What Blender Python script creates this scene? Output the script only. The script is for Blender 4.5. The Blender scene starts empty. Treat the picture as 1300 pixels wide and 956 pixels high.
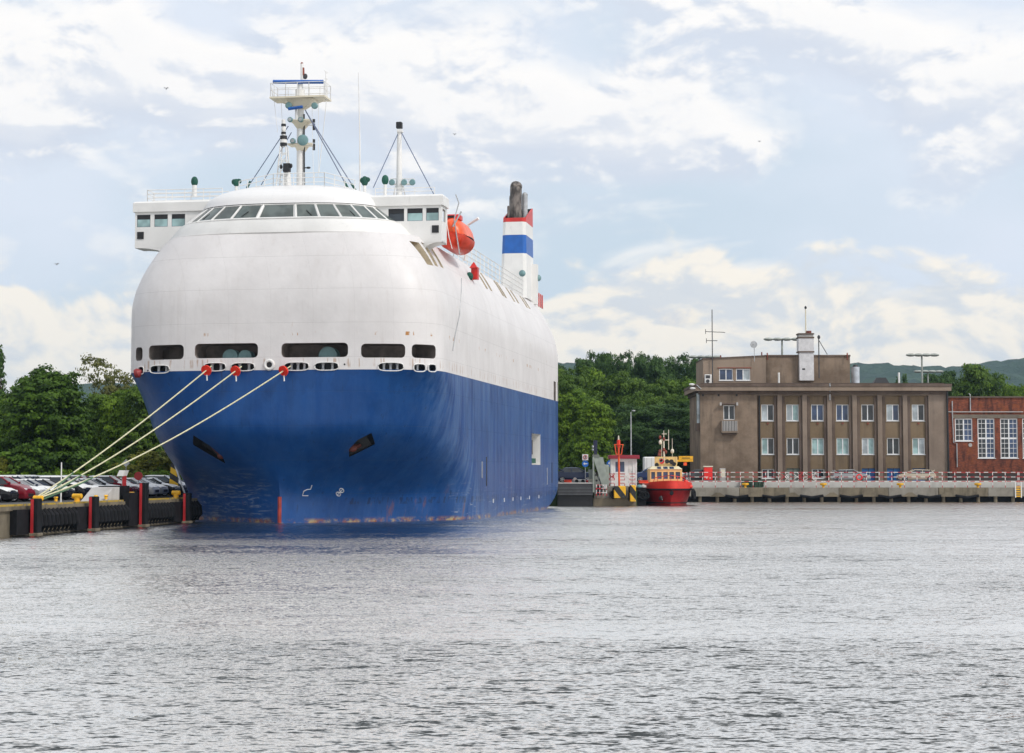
import bpy, bmesh, math, random
import numpy as np
from mathutils import Vector, Matrix
R = math.radians
S = bpy.context.scene
C = S.collection
random.seed(7)
# ---------------------------------------------------------------- camera
F, CXP, CYP, HOR, EYE = 2330.0, 650.0, 433.0, 597.0, 3.8
TH = math.atan((HOR - CYP) / F)
cam_d = bpy.data.cameras.new("camera"); cam = bpy.data.objects.new("camera", cam_d); C.objects.link(cam)
cam.location = (0, 0, EYE); cam.rotation_euler = (R(90) + TH, 0, 0)
cam_d.sensor_width = 36; cam_d.lens = F * 36 / 1300; cam_d.shift_y = -45 / 1300
cam_d.clip_end = 12000; cam_d.clip_start = 0.5
S.camera = cam
# ---------------------------------------------------------------- sky and sun
SUN_AZ, SUN_EL = R(128), R(44)            # azimuth from +Y clockwise
W = bpy.data.worlds.new("World"); S.world = W; W.use_nodes = True
def build_world():
    nt = W.node_tree; N = nt.nodes; L = nt.links; N.clear()
    def nd(t, **k):
        n = N.new(t)
        for a, b in k.items(): setattr(n, a, b)
        return n
    def val(sock, v): sock.default_value = v
    out = nd('ShaderNodeOutputWorld'); bg = nd('ShaderNodeBackground'); L.new(bg.outputs[0], out.inputs[0])
    sky = nd('ShaderNodeTexSky', sky_type='NISHITA', sun_disc=False)
    sky.sun_elevation = SUN_EL; sky.sun_rotation = SUN_AZ; sky.air_density = 1.0; sky.dust_density = 1.5
    tc = nd('ShaderNodeTexCoord')
    def noise(scale, zs, off, detail=8, rough=.55, dist=0.0):
        m = nd('ShaderNodeMapping'); L.new(tc.outputs['Generated'], m.inputs[0])
        val(m.inputs['Scale'], (1, 1, zs)); val(m.inputs['Location'], off)
        n = nd('ShaderNodeTexNoise'); L.new(m.outputs[0], n.inputs['Vector'])
        val(n.inputs['Scale'], scale); val(n.inputs['Detail'], detail); val(n.inputs['Roughness'], rough); val(n.inputs['Distortion'], dist)
        return n.outputs['Fac']
    def math_(op, a, b=None, clamp=False):
        n = nd('ShaderNodeMath', operation=op, use_clamp=clamp)
        for i, v in enumerate((a, b)):
            if v is None: continue
            if isinstance(v, (int, float)): n.inputs[i].default_value = v
            else: L.new(v, n.inputs[i])
        return n.outputs[0]
    def smooth(v, a, b):
        n = nd('ShaderNodeMapRange', interpolation_type='SMOOTHSTEP'); L.new(v, n.inputs[0])
        val(n.inputs[1], a); val(n.inputs[2], b); return n.outputs[0]
    def mix(f, a, b):
        n = nd('ShaderNodeMix', data_type='RGBA')
        if isinstance(f, (int, float)): val(n.inputs[0], f)
        else: L.new(f, n.inputs[0])
        for i, v in ((6, a), (7, b)):
            if isinstance(v, tuple): n.inputs[i].default_value = (*v, 1)
            else: L.new(v, n.inputs[i])
        return n.outputs[2]
    sep = nd('ShaderNodeSeparateXYZ'); L.new(tc.outputs['Generated'], sep.inputs[0]); z = sep.outputs['Z']
    O1 = (8.1, 2.7, 1.35)
    big = noise(6.5, 1.9, O1, 7, .49, .45)
    big_up = noise(6.5, 1.9, (O1[0] + .006, O1[1] - .004, O1[2] + .016), 7, .49, .45)
    soft = noise(3.0, 2.2, (7.3, 2.2, 1.1), 4, .5)
    # veiled pale blue high sky
    nis = nd('ShaderNodeVectorMath', operation='SCALE'); L.new(sky.outputs[0], nis.inputs[0]); val(nis.inputs['Scale'], 0.085)
    veil = mix(0.90, nis.outputs[0], (.64, .745, .845))
    veil = mix(smooth(soft, .40, .66), veil, (.74, .80, .90))
    # heaped cloud bank: body, lit rims, grey bases
    fine = noise(21.0, 1.6, (1.3, 4.1, 2.2), 7, .55, .25)
    fine_up = noise(21.0, 1.6, (1.3 + .003, 4.1 - .002, 2.2 + .007), 7, .55, .25)
    lit = smooth(math_('ADD', math_('SUBTRACT', big, big_up), math_('MULTIPLY', math_('SUBTRACT', fine, fine_up), .55)), -.055, .055)
    dense = smooth(big, .50, .66)
    cloud = mix(lit, (.66, .715, .815), (.985, .965, .945))
    cloud = mix(math_('MULTIPLY', dense, .55), cloud, (.90, .90, .91))
    low = smooth(z, .135, .060)
    warm = mix(lit, (.75, .74, .735), (1.02, .92, .755))
    cloud = mix(low, cloud, warm)
    cover = smooth(math_('ADD', big, math_('MULTIPLY', math_('SUBTRACT', fine, .5), .07)), .40, .55)
    # the gap of clearer blue between the high bank and the low cream heaps
    gap = math_('MULTIPLY', smooth(z, .085, .115), smooth(z, .175, .13))
    cover = math_('SUBTRACT', cover, math_('MULTIPLY', gap, math_('MULTIPLY', smooth(soft, .40, .60), .65)), True)
    heap = noise(11.0, 1.7, (5.5, 9.2, 3.7), 8, .52, .3); heap_up = noise(11.0, 1.7, (5.5 + .004, 9.2 - .003, 3.7 + .010), 8, .52, .3)
    hl = smooth(math_('SUBTRACT', heap, heap_up), -.05, .05)
    col = mix(cover, veil, cloud)
    top = math_('ADD', z, math_('MULTIPLY', math_('SUBTRACT', heap, .5), -.16))
    col = mix(math_('MULTIPLY', smooth(top, .112, .098), .92), col, mix(hl, (.70, .735, .775), (1.0, .93, .82)))
    hz = smooth(z, .065, .0)
    col = mix(math_('MULTIPLY', hz, .85), col, (.84, .81, .755))
    L.new(col, bg.inputs[0]); val(bg.inputs[1], 1.08)
build_world()
sd = bpy.data.lights.new("sun", 'SUN'); sun = bpy.data.objects.new("sun", sd); C.objects.link(sun)
sd.energy = 2.0; sd.angle = R(8); sd.color = (1, .95, .88)
sdir = Vector((math.sin(SUN_AZ) * math.cos(SUN_EL), math.cos(SUN_AZ) * math.cos(SUN_EL), math.sin(SUN_EL)))
sun.rotation_euler = sdir.to_track_quat('Z', 'Y').to_euler()
S.view_settings.view_transform = 'Standard'; S.view_settings.look = 'None'
S.view_settings.exposure = 0.0; S.view_settings.gamma = 1
# ---------------------------------------------------------------- helpers
def at(px, py, Y):
    u, v = (px - CXP) / F, (CYP - py) / F
    c, s = math.cos(TH), math.sin(TH); d = c - v * s
    return Vector((Y * u / d, Y, EYE + Y * (s + v * c) / d))
def X(px, Y): return at(px, HOR, Y).x
def Z(py, Y): return at(CXP, py, Y).z
def tag(o, label=None, cat=None, group=None, kind=None):
    for k, v in (('label', label), ('category', cat), ('group', group), ('kind', kind)):
        if v: o[k] = v
    return o
def empty(name, loc=(0, 0, 0), rz=0.0, parent=None):
    o = bpy.data.objects.new(name, None); C.objects.link(o); o.location = loc; o.rotation_euler = (0, 0, rz)
    o.empty_display_size = .3
    if parent: o.parent = parent
    return o
def kids(o): return [c for c in bpy.data.objects if c.parent == o]
def copy_tree(o, table, parent=None):
    c = o.copy(); C.objects.link(c)
    if parent: c.parent = parent; c.matrix_parent_inverse = o.matrix_parent_inverse
    for ch in table.get(o, ()): copy_tree(ch, table, c)
    return c
def child_table():
    t = {}
    for o in bpy.data.objects:
        if o.parent: t.setdefault(o.parent, []).append(o)
    return t
class MB:
    def __init__(s): s.v = []; s.f = []; s.m = []
    def add(s, vs, fs, mi=0):
        b = len(s.v); s.v += [tuple(p) for p in vs]
        for q in fs: s.f.append(tuple(b + i for i in q)); s.m.append(mi)
        return s
    def box(s, x0, x1, y0, y1, z0, z1, mi=0, b=0.0):
        if b <= 0:
            return s.add([(x0,y0,z0),(x1,y0,z0),(x1,y1,z0),(x0,y1,z0),(x0,y0,z1),(x1,y0,z1),(x1,y1,z1),(x0,y1,z1)],
                     [(0,3,2,1),(4,5,6,7),(0,1,5,4),(1,2,6,5),(2,3,7,6),(3,0,4,7)], mi)
        ring = lambda e, z: [(x0+e,y0,z),(x1-e,y0,z),(x1,y0+e,z),(x1,y1-e,z),(x1-e,y1,z),(x0+e,y1,z),(x0,y1-e,z),(x0,y0+e,z)]
        ins = lambda z: [(x0+b,y0+b,z),(x1-b,y0+b,z),(x1-b,y0+b,z),(x1-b,y1-b,z),(x1-b,y1-b,z),(x0+b,y1-b,z),(x0+b,y1-b,z),(x0+b,y0+b,z)]
        s.loft([ring(b, z0), ring(b, z1 - b), [(min(max(x, x0+b*.9), x1-b*.9), min(max(y, y0+b*.9), y1-b*.9), z1) for x, y, _ in ring(b, z1)]], mi=mi, cap=True)
        return s
    def loft(s, rings, mi=0, cap=False, closed=True):
        n = len(rings[0]); b = len(s.v)
        for r in rings: s.v += [tuple(p) for p in r]
        for i in range(len(rings) - 1):
            for j in range(n if closed else n - 1):
                k = (j + 1) % n
                s.f.append((b+i*n+j, b+i*n+k, b+(i+1)*n+k, b+(i+1)*n+j)); s.m.append(mi)
        if cap:
            s.f.append(tuple(b + j for j in reversed(range(n)))); s.m.append(mi)
            s.f.append(tuple(b + (len(rings)-1)*n + j for j in range(n))); s.m.append(mi)
        return s
    def tube(s, pts, r, n=8, mi=0, cap=True):
        pts = [Vector(p) for p in pts]; rs = r if isinstance(r, (list, tuple)) else [r] * len(pts)
        rings = []
        for i, p in enumerate(pts):
            d = (pts[min(i+1, len(pts)-1)] - pts[max(i-1, 0)]).normalized()
            up = Vector((0, 0, 1)) if abs(d.z) < .95 else Vector((1, 0, 0))
            a = d.cross(up).normalized(); c = a.cross(d).normalized()
            rings.append([p + a * (rs[i] * math.cos(6.28318*j/n)) + c * (rs[i] * math.sin(6.28318*j/n)) for j in range(n)])
        return s.loft(rings, mi, cap)
    def disc(s, c, axis, r, th, n=20, mi=0):
        c = Vector(c); a = Vector(axis).normalized()
        return s.tube([c - a*th/2, c - a*th/2*.98, c + a*th/2*.98, c + a*th/2], [r*.93, r, r, r*.93], n, mi)
    def ball(s, c, rx, ry, rz, n=14, m=8, mi=0):
        rings = []
        for i in range(m + 1):
            a = math.pi * (i / m) ; sn = max(math.sin(a), 1e-3)
            rings.append([(c[0]+rx*sn*math.cos(6.28318*j/n), c[1]+ry*sn*math.sin(6.28318*j/n), c[2]-rz*math.cos(a)) for j in range(n)])
        return s.loft(rings, mi, True)
    def prism(s, poly, d, mi=0):
        d = Vector(d); p = [Vector(q) for q in poly]; n = len(p); b = len(s.v)
        s.v += [tuple(q) for q in p] + [tuple(q + d) for q in p]
        s.f.append(tuple(b + i for i in range(n))); s.m.append(mi)
        s.f.append(tuple(b + n + i for i in reversed(range(n)))); s.m.append(mi)
        for i in range(n):
            k = (i + 1) % n; s.f.append((b+i, b+n+i, b+n+k, b+k)); s.m.append(mi)
        return s
    def torus(s, c, axis, R0, r, n=20, m=8, mi=0):
        c = Vector(c); a = Vector(axis).normalized(); up = Vector((0,0,1)) if abs(a.z) < .9 else Vector((1,0,0))
        e = a.cross(up).normalized(); g = a.cross(e)
        rings = []
        for i in range(n):
            t = 6.28318*i/n; d = e*math.cos(t) + g*math.sin(t)
            rings.append([c + d*(R0 + r*math.cos(6.28318*j/m)) + a*(r*math.sin(6.28318*j/m)) for j in range(m)])
        rings.append(rings[0])
        return s.loft(rings, mi)
    def build(s, name, mats, parent=None, smooth=False, scale=1.0, fix=True):
        me = bpy.data.meshes.new(name)
        v = [(x*scale, y*scale, z*scale) for x, y, z in s.v] if scale != 1 else s.v
        me.from_pydata(v, [], s.f)
        for m in (mats if isinstance(mats, (list, tuple)) else [mats]): me.materials.append(m)
        me.polygons.foreach_set('material_index', s.m)
        if fix:
            bm = bmesh.new(); bm.from_mesh(me); bmesh.ops.recalc_face_normals(bm, faces=bm.faces); bm.to_mesh(me); bm.free()
        if smooth:
            me.shade_smooth()
            try: me.set_sharp_from_angle(angle=R(38))
            except Exception: pass
        o = bpy.data.objects.new(name, me); C.objects.link(o)
        if parent: o.parent = parent
        return o
# ---------------------------------------------------------------- materials
class NT:
    def __init__(s, name):
        s.mat = bpy.data.materials.new(name); s.mat.use_nodes = True
        s.t = s.mat.node_tree; s.N = s.t.nodes; s.L = s.t.links
        s.b = s.N['Principled BSDF']; s.tc = s.N.new('ShaderNodeTexCoord')
    def mp(s, sc=(1,1,1), co='Object', rot=(0,0,0), loc=(0,0,0)):
        m = s.N.new('ShaderNodeMapping'); s.L.new(s.tc.outputs[co], m.inputs[0])
        m.inputs['Scale'].default_value = sc; m.inputs['Rotation'].default_value = rot; m.inputs['Location'].default_value = loc
        return m.outputs[0]
    def noise(s, scale, sc=(1,1,1), detail=5, rough=.55, co='Object', dist=0.0, loc=(0,0,0)):
        n = s.N.new('ShaderNodeTexNoise'); s.L.new(s.mp(sc, co, loc=loc), n.inputs['Vector'])
        n.inputs['Scale'].default_value = scale; n.inputs['Detail'].default_value = detail; n.inputs['Roughness'].default_value = rough
        n.inputs['Distortion'].default_value = dist
        return n.outputs['Fac']
    def wave(s, scale, axis='X', sc=(1,1,1), dist=0.0, prof='SIN', co='Object', detail=2):
        n = s.N.new('ShaderNodeTexWave'); n.wave_type = 'BANDS'; n.bands_direction = axis; n.wave_profile = prof
        s.L.new(s.mp(sc, co), n.inputs['Vector']); n.inputs['Scale'].default_value = scale; n.inputs['Distortion'].default_value = dist
        n.inputs['Detail'].default_value = detail
        return n.outputs['Fac']
    def xyz(s, co='Object'):
        n = s.N.new('ShaderNodeSeparateXYZ'); s.L.new(s.tc.outputs[co], n.inputs[0]); return n.outputs
    def st(s, v, a, b, smooth=True):
        n = s.N.new('ShaderNodeMapRange'); n.interpolation_type = 'SMOOTHSTEP' if smooth else 'LINEAR'
        s.L.new(v, n.inputs[0]); n.inputs[1].default_value = a; n.inputs[2].default_value = b
        return n.outputs[0]
    def m(s, op, a, b=None, c=None):
        n = s.N.new('ShaderNodeMath'); n.operation = op
        for i, v in enumerate((a, b, c)):
            if v is None: continue
            if isinstance(v, (int, float)): n.inputs[i].default_value = v
            else: s.L.new(v, n.inputs[i])
        return n.outputs[0]
    def mix(s, f, a, b):
        n = s.N.new('ShaderNodeMix'); n.data_type = 'RGBA'
        if isinstance(f, (int, float)): n.inputs[0].default_value = f
        else: s.L.new(f, n.inputs[0])
        for i, v in ((6, a), (7, b)):
            if isinstance(v, tuple): n.inputs[i].default_value = (*v, 1)
            else: s.L.new(v, n.inputs[i])
        return n.outputs[2]
    def bump(s, h, strength=.3, dist=.05, prev=None):
        n = s.N.new('ShaderNodeBump'); s.L.new(h, n.inputs['Height']); n.inputs['Strength'].default_value = strength; n.inputs['Distance'].default_value = dist
        if prev: s.L.new(prev, n.inputs['Normal'])
        return n.outputs[0]
    def done(s, col=None, rough=.6, nrm=None, metal=0.0, spec=.5):
        if col is not None:
            if isinstance(col, tuple): s.b.inputs['Base Color'].default_value = (*col, 1)
            else: s.L.new(col, s.b.inputs['Base Color'])
        if isinstance(rough, (int, float)): s.b.inputs['Roughness'].default_value = rough
        else: s.L.new(rough, s.b.inputs['Roughness'])
        s.b.inputs['Metallic'].default_value = metal; s.b.inputs['Specular IOR Level'].default_value = spec
        if nrm is not None: s.L.new(nrm, s.b.inputs['Normal'])
        return s.mat
_pc = {}
def paint(name, col, rough=.45, var=.18, scale=1.5, metal=0.0, spec=.5, dirt=.25):
    if name in _pc: return _pc[name]
    t = NT(name); n = t.noise(scale, detail=6); n2 = t.noise(scale * 6, sc=(1, 1, .35), detail=5)
    c = t.mix(t.st(n, .3, .7), tuple(x * (1 - var) for x in col), tuple(min(1, x * (1 + var)) for x in col))
    c = t.mix(t.m('MULTIPLY', t.st(n2, .58, .75), dirt), c, (.09, .075, .06))
    _pc[name] = t.done(c, rough, None, metal, spec); return _pc[name]
WHITE = paint('white_paint', (.78, .77, .75), .4, .05, .6, dirt=.12)
CREAM = paint('cream_paint', (.72, .66, .52), .45, .06, dirt=.15)
TEAL = paint('teal_paint', (.15, .27, .28), .45)
GREEN = paint('green_cover', (.004, .075, .05), .7)
BLUE = paint('blue_paint', (.01, .10, .40), .35)
RED = paint('red_paint', (.60, .025, .02), .35)
ORANGE = paint('orange_paint', (.85, .10, .015), .35)
BLACK = paint('black_paint', (.012, .012, .014), .5)
RUBBER = paint('black_rubber', (.006, .006, .008), .75, .5, 2, spec=.25, dirt=.10)
GREY = paint('grey_paint', (.33, .35, .32), .5)
STEEL = paint('galvanised_steel', (.42, .43, .44), .4, metal=.3)
YELLOW = paint('yellow_paint', (.80, .42, .01), .45)
DARKSTEEL = paint('dark_steel', (.05, .05, .055), .5)
ROPE = paint('pale_rope', (.60, .57, .38), .8, .2, 8)
WIRE = paint('wire', (.10, .13, .22), .5)
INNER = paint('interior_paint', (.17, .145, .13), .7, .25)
SLOT = paint('slot_paint', (.50, .42, .30), .7, .2)
BROWNRUST = paint('rusty_iron', (.22, .05, .03), .7, .3)
def glass(name, col=(.02, .025, .03), rough=.06, var=None):
    t = NT(name)
    c = t.mix(t.st(t.noise(.8, detail=2), .35, .65), col, var or tuple(x * 1.8 for x in col))
    return t.done(c, rough, None, 0, .6)
GLASS = glass('dark_glass'); BGLASS = glass('bridge_glass', (.07, .085, .08), .05)
BLIND = glass('curtained_glass', (.30, .34, .36), .12); BLUEGLASS = glass('blue_glass', (.03, .05, .10), .08)
TEALGLASS = glass('pale_teal_glass', (.20, .30, .30), .1)
def concrete(name, a, b, stain=(.08, .07, .05), sc=.5, st=.5):
    t = NT(name); n = t.noise(sc, detail=8, rough=.65); n2 = t.noise(sc * 2.2, sc=(1, 1, .18), detail=6); n3 = t.noise(14, detail=3)
    c = t.mix(t.st(n, .3, .7), a, b); c = t.mix(t.m('MULTIPLY', t.st(n2, .5, .72), st), c, stain)
    return t.done(c, .85, t.bump(n3, .35, .03), 0, .3)
CONC = concrete('quay_concrete', (.30, .28, .24), (.20, .18, .15))
PALECONC = concrete('pale_concrete', (.50, .48, .46), (.40, .385, .37), (.25, .23, .21), st=.35)
MUDCONC = concrete('stained_concrete', (.24, .20, .14), (.13, .11, .08), (.03, .03, .02), st=.7)
ASPH = concrete('asphalt', (.07, .07, .07), (.05, .05, .05), (.03, .03, .03))
def stripes(name, a, b, axis='X', period=1.0, rot=(0, 0, 0), duty=.5):
    t = NT(name); o = t.N.new('ShaderNodeSeparateXYZ'); t.L.new(t.mp((1, 1, 1), 'Object', rot), o.inputs[0])
    fr = t.m('FRACT', t.m('DIVIDE', o.outputs[axis], period)); k = t.m('GREATER_THAN', fr, duty)
    d = t.noise(2.5, detail=6); c = t.mix(k, a, b); c = t.mix(t.m('MULTIPLY', t.st(d, .5, .75), .35), c, (.12, .10, .08))
    return t.done(c, .5)
REDWHITE_X = stripes('red_white_stripes', (.50, .03, .04), (.75, .72, .70), 'X', 1.1)
REDWHITE_Z = stripes('red_white_post', (.50, .03, .04), (.75, .72, .70), 'Z', .62, duty=.42)
HAZARD = stripes('hazard_stripes', (.85, .45, .01), (.015, .015, .015), 'X', 1.15, (0, R(38), 0))
# ---------------------------------------------------------------- water, land, hills
def water_mat():
    t = NT('harbour_water'); V = t.N.new
    def col(scale, sc, detail, rough, loc=(0, 0, 0)):
        n = V('ShaderNodeTexNoise'); t.L.new(t.mp(sc, loc=loc), n.inputs['Vector'])
        n.inputs['Scale'].default_value = scale; n.inputs['Detail'].default_value = detail; n.inputs['Roughness'].default_value = rough
        s = V('ShaderNodeVectorMath'); s.operation = 'SUBTRACT'; t.L.new(n.outputs['Color'], s.inputs[0]); s.inputs[1].default_value = (.5, .5, .5); return s.outputs[0]
    def vscale(v, f):
        s = V('ShaderNodeVectorMath'); s.operation = 'SCALE'; t.L.new(v, s.inputs[0])
        if isinstance(f, (int, float)): s.inputs['Scale'].default_value = f
        else: t.L.new(f, s.inputs['Scale'])
        return s.outputs[0]
    def vadd(a, b):
        s = V('ShaderNodeVectorMath'); s.operation = 'ADD'; t.L.new(a, s.inputs[0])
        if isinstance(b, tuple): s.inputs[1].default_value = b
        else: t.L.new(b, s.inputs[1])
        return s.outputs[0]
    big = t.noise(.030, sc=(.40, 1.6, 1), detail=3, rough=.5)
    mid = t.noise(.13, sc=(.45, 1.3, 1), detail=3, rough=.5)
    amp = t.m('ADD', t.m('MULTIPLY', t.st(big, .42, .58), .50), t.m('ADD', t.m('MULTIPLY', t.st(mid, .38, .62), .22), .38))
    sl = vadd(vscale(col(.62, (.45, 1.3, 1), 2, .5, (2, 7, 0)), .45), vadd(vscale(col(2.3, (.55, 1, 1), 3, .6), .7), vscale(col(9.0, (.6, 1, 1), 3, .6, (5, 3, 0)), .95)))
    sl = vscale(sl, amp)
    m = V('ShaderNodeVectorMath'); m.operation = 'MULTIPLY'; t.L.new(sl, m.inputs[0]); m.inputs[1].default_value = (WATER_SLOPE, WATER_SLOPE, 0)
    # wavelets lean towards the near shore: their steep faces look this way
    sx = V('ShaderNodeSeparateXYZ'); t.L.new(m.outputs[0], sx.inputs[0]); cb = V('ShaderNodeCombineXYZ'); t.L.new(sx.outputs[0], cb.inputs[0]); t.L.new(t.m('MULTIPLY', t.m('ABSOLUTE', sx.outputs[1]), -1.0), cb.inputs[1])
    n = V('ShaderNodeVectorMath'); n.operation = 'NORMALIZE'; t.L.new(vadd(cb.outputs[0], (0, 0, 1)), n.inputs[0])
    # soft silvery gloss that grows towards grazing view, over dark harbour water
    lw = V('ShaderNodeLayerWeight'); lw.inputs['Blend'].default_value = .5; t.L.new(n.outputs[0], lw.inputs['Normal'])
    fr = t.m('ADD', t.m('MULTIPLY', t.st(lw.outputs['Facing'], .50, .84), .90), .06)
    gl = V('ShaderNodeBsdfGlossy'); gl.inputs['Color'].default_value = (1.0, .97, .93, 1); gl.inputs['Roughness'].default_value = .10; t.L.new(n.outputs[0], gl.inputs['Normal'])
    df = V('ShaderNodeBsdfDiffuse'); df.inputs['Color'].default_value = (.030, .036, .038, 1)
    mx = V('ShaderNodeMixShader'); t.L.new(fr, mx.inputs[0]); t.L.new(df.outputs[0], mx.inputs[1]); t.L.new(gl.outputs[0], mx.inputs[2])
    t.L.new(mx.outputs[0], t.N['Material Output'].inputs[0]); t.N.remove(t.b)
    return t.mat
WATER_SLOPE = 2.5
mb = MB(); mb.add([(-3000, -60, 0), (3000, -60, 0), (3000, 4000, 0), (-3000, 4000, 0)], [(0, 1, 2, 3)])
tag(mb.build('water', water_mat()), kind='structure')
QZ, TZ, QY = 1.70, 2.40, 222.0
PHI = R(9.48); AX = Vector((math.sin(PHI), math.cos(PHI), 0)); BX = Vector((math.cos(PHI), -math.sin(PHI), 0))
Q0 = Vector((-27.1, 116.5, 0))
def ql(t, off=0.0, z=QZ):           # along the left quay edge; off = inland distance
    p = Q0 + AX * t - BX * off; return Vector((p.x, p.y, z))
poly = [(-3000, -50), tuple(ql(-168, .35)[:2]), tuple(ql(21.5, .35)[:2]), tuple(ql(21.5, 5.6)[:2]), tuple(ql(82, 5.6)[:2]), (13.4, 197.5), (13.4, QY + 1.0), (3000, QY + 1.0), (3000, 4000), (-3000, 4000)]
mb = MB(); mb.prism([(x, y, -1.5) for x, y in poly], (0, 0, QZ + 1.5))
def ground_mat():
    t = NT('yard_ground'); n = t.noise(.05, detail=7); n2 = t.noise(1.2, detail=6)
    far = t.st(t.xyz()[1], 165, 200)
    c = t.mix(t.st(n2, .35, .65), (.085, .083, .08), (.055, .054, .052))
    g = t.mix(t.st(n, .4, .6), (.05, .085, .02), (.035, .06, .018))
    return t.done(t.mix(far, c, g), .9)
tag(mb.build('ground', ground_mat()), kind='structure')
mb = MB(); mb.box(14.5, 900, QY + 3.6, 420, QZ - .3, TZ); mb.box(-14, 14.5, 205, 420, QZ - .3, TZ)
tag(mb.build('quay_terrace', ASPH), kind='structure')
def hill_mesh(name, yb, yt, x0, x1, hf, mat, nx=260, ny=40):
    rng = np.random.default_rng(5); vs = []; fs = []
    for j in range(ny + 1):
        for i in range(nx + 1):
            u = i / nx; v = j / ny; x = x0 + (x1 - x0) * u; y = yb + (yt - yb) * v
            vs.append((x, y, QZ - .2 + hf(x) * math.sin(v * math.pi * .5) ** .9 + (v > .05) * rng.uniform(0, 7) - 12 * (v < .01) + 5 * math.sin(x * .013 + v * 9)))
    for j in range(ny):
        for i in range(nx):
            a = j * (nx + 1) + i; fs.append((a, a + 1, a + nx + 2, a + nx + 1))
    mb = MB(); mb.add(vs, fs); return tag(mb.build(name, mat, smooth=False), kind='structure')
def hill_mat():
    t = NT('wooded_hillside'); n = t.noise(.02, detail=8, rough=.7); n2 = t.noise(.006, detail=4)
    c = t.mix(t.st(n, .35, .65), (.018, .042, .022), (.045, .085, .036)); c = t.mix(t.m('MULTIPLY', t.st(n2, .45, .6), .5), c, (.022, .05, .03))
    return t.done(c, .95, t.bump(n, 1.0, 14))
hill_mesh('hill', 1700, 2500, -1500, 1500, lambda x: (128 + 24 * max(0, min(1, (x - 300) / 500)) + 6 * math.sin(x * .009) + 4 * math.sin(x * .031)) * (1 if x > 0 else max(.72, 1 + x / 2600)), hill_mat())
# ---------------------------------------------------------------- the car carrier
K = .905                                     # ship units -> metres
SO = Vector((-18.9, 143.0)); HU = EYE / K
ship = tag(empty('car_carrier', (SO.x * K, SO.y * K, 0), -PHI), 'huge blue and white car carrier ship moored bow on, with rounded bridge and bulging bow', 'ship')
def inset(z): return 1.9 * max(0, (z - 16.8) / 5.4) ** 1.8
def hpar(z):
    f = min(1, max(0, z / 12))
    g = min(1, max(0, (z - 2.0) / 6.0)); g = g * g * (3 - 2 * g)
    if z <= 12: return (3.0 * (1 - g), 18 - 11.8 * f ** 3, 2.0 + 1.2 * f, .82 + 1.2 * g + 1.58 * f * f, 13.0, 70.2 - 9 * max(0, (2.6 - z) / 2.6) ** 2)
    i = inset(z); return (i * .8, 6.2, 3.2, 3.6, 13 - i, 70.2 - i * .25)
def hb(s, z):
    s0, Le, p, q, B, se = hpar(z)
    if s <= s0 or s > se: return -1
    t = min(1, (s - s0) / Le); return B * (1 - (1 - t) ** p) ** (1 / q)
def ray(px, py):
    """shop frame ray (b, s, z) origin and direction for a picture direction, in ship units"""
    w = at(px, py, 1.0); d = Vector((w.x, w.y, w.z - EYE)); o = Vector((0, 0, HU)) - Vector((SO.x, SO.y, 0))
    loc = lambda q: Vector((q.x * BX.x + q.y * BX.y, q.x * AX.x + q.y * AX.y, q.z))
    return loc(o), loc(d)
def hit(px, py):
    o, d = ray(px, py); prev = 120.0; t = 120.0
    while t < 240:
        p = o + d * t
        h = hb(p.y, p.z)
        if abs(p.x) < h:
            a, b = prev, t
            for _ in range(30):
                m = (a + b) / 2; p = o + d * m
                if abs(p.x) < hb(p.y, p.z): b = m
                else: a = m
            return o + d * b
        prev = t; t += .25
    return o + d * 150
def on(px, py, s=None, b=None):
    o, d = ray(px, py); t = (s - o.y) / d.y if s is not None else (b - o.x) / d.x
    return o + d * t
def hnorm(p):
    e = .05
    a = Vector((hb(p.y + e, p.z), 0, 0)).x - hb(p.y - e, p.z) if hb(p.y - e, p.z) > 0 else 6
    n = Vector((1 if p.x >= 0 else -1, -a / (2 * e), 0)); n.normalize(); return n
def ring(z, off=0.0):
    s0, Le, p, q, B, se = hpar(z); pts = []
    for i in range(29):
        th = math.pi / 2 * i / 28
        s = s0 + Le * (1 - math.cos(th) ** (2 / p)); pts.append((B * math.sin(th) ** (2 / q), s))
    e = s0 + Le; r = 1.6
    for i in range(1, 21): pts.append((B, e + (se - r - e) * i / 20))
    for i in range(1, 6):
        a = math.pi / 2 * i / 5; pts.append((B - r + r * math.cos(a), se - r + r * math.sin(a)))
    pts.append((B * .4, se)); out = [(b, s, z) for b, s in pts] + [(-b, s, z) for b, s in reversed(pts[1:])]
    return out
def ship_obj(mb, name, mats, parent=None, smooth=False): return mb.build(name, mats, parent or ship, smooth, K)
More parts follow.
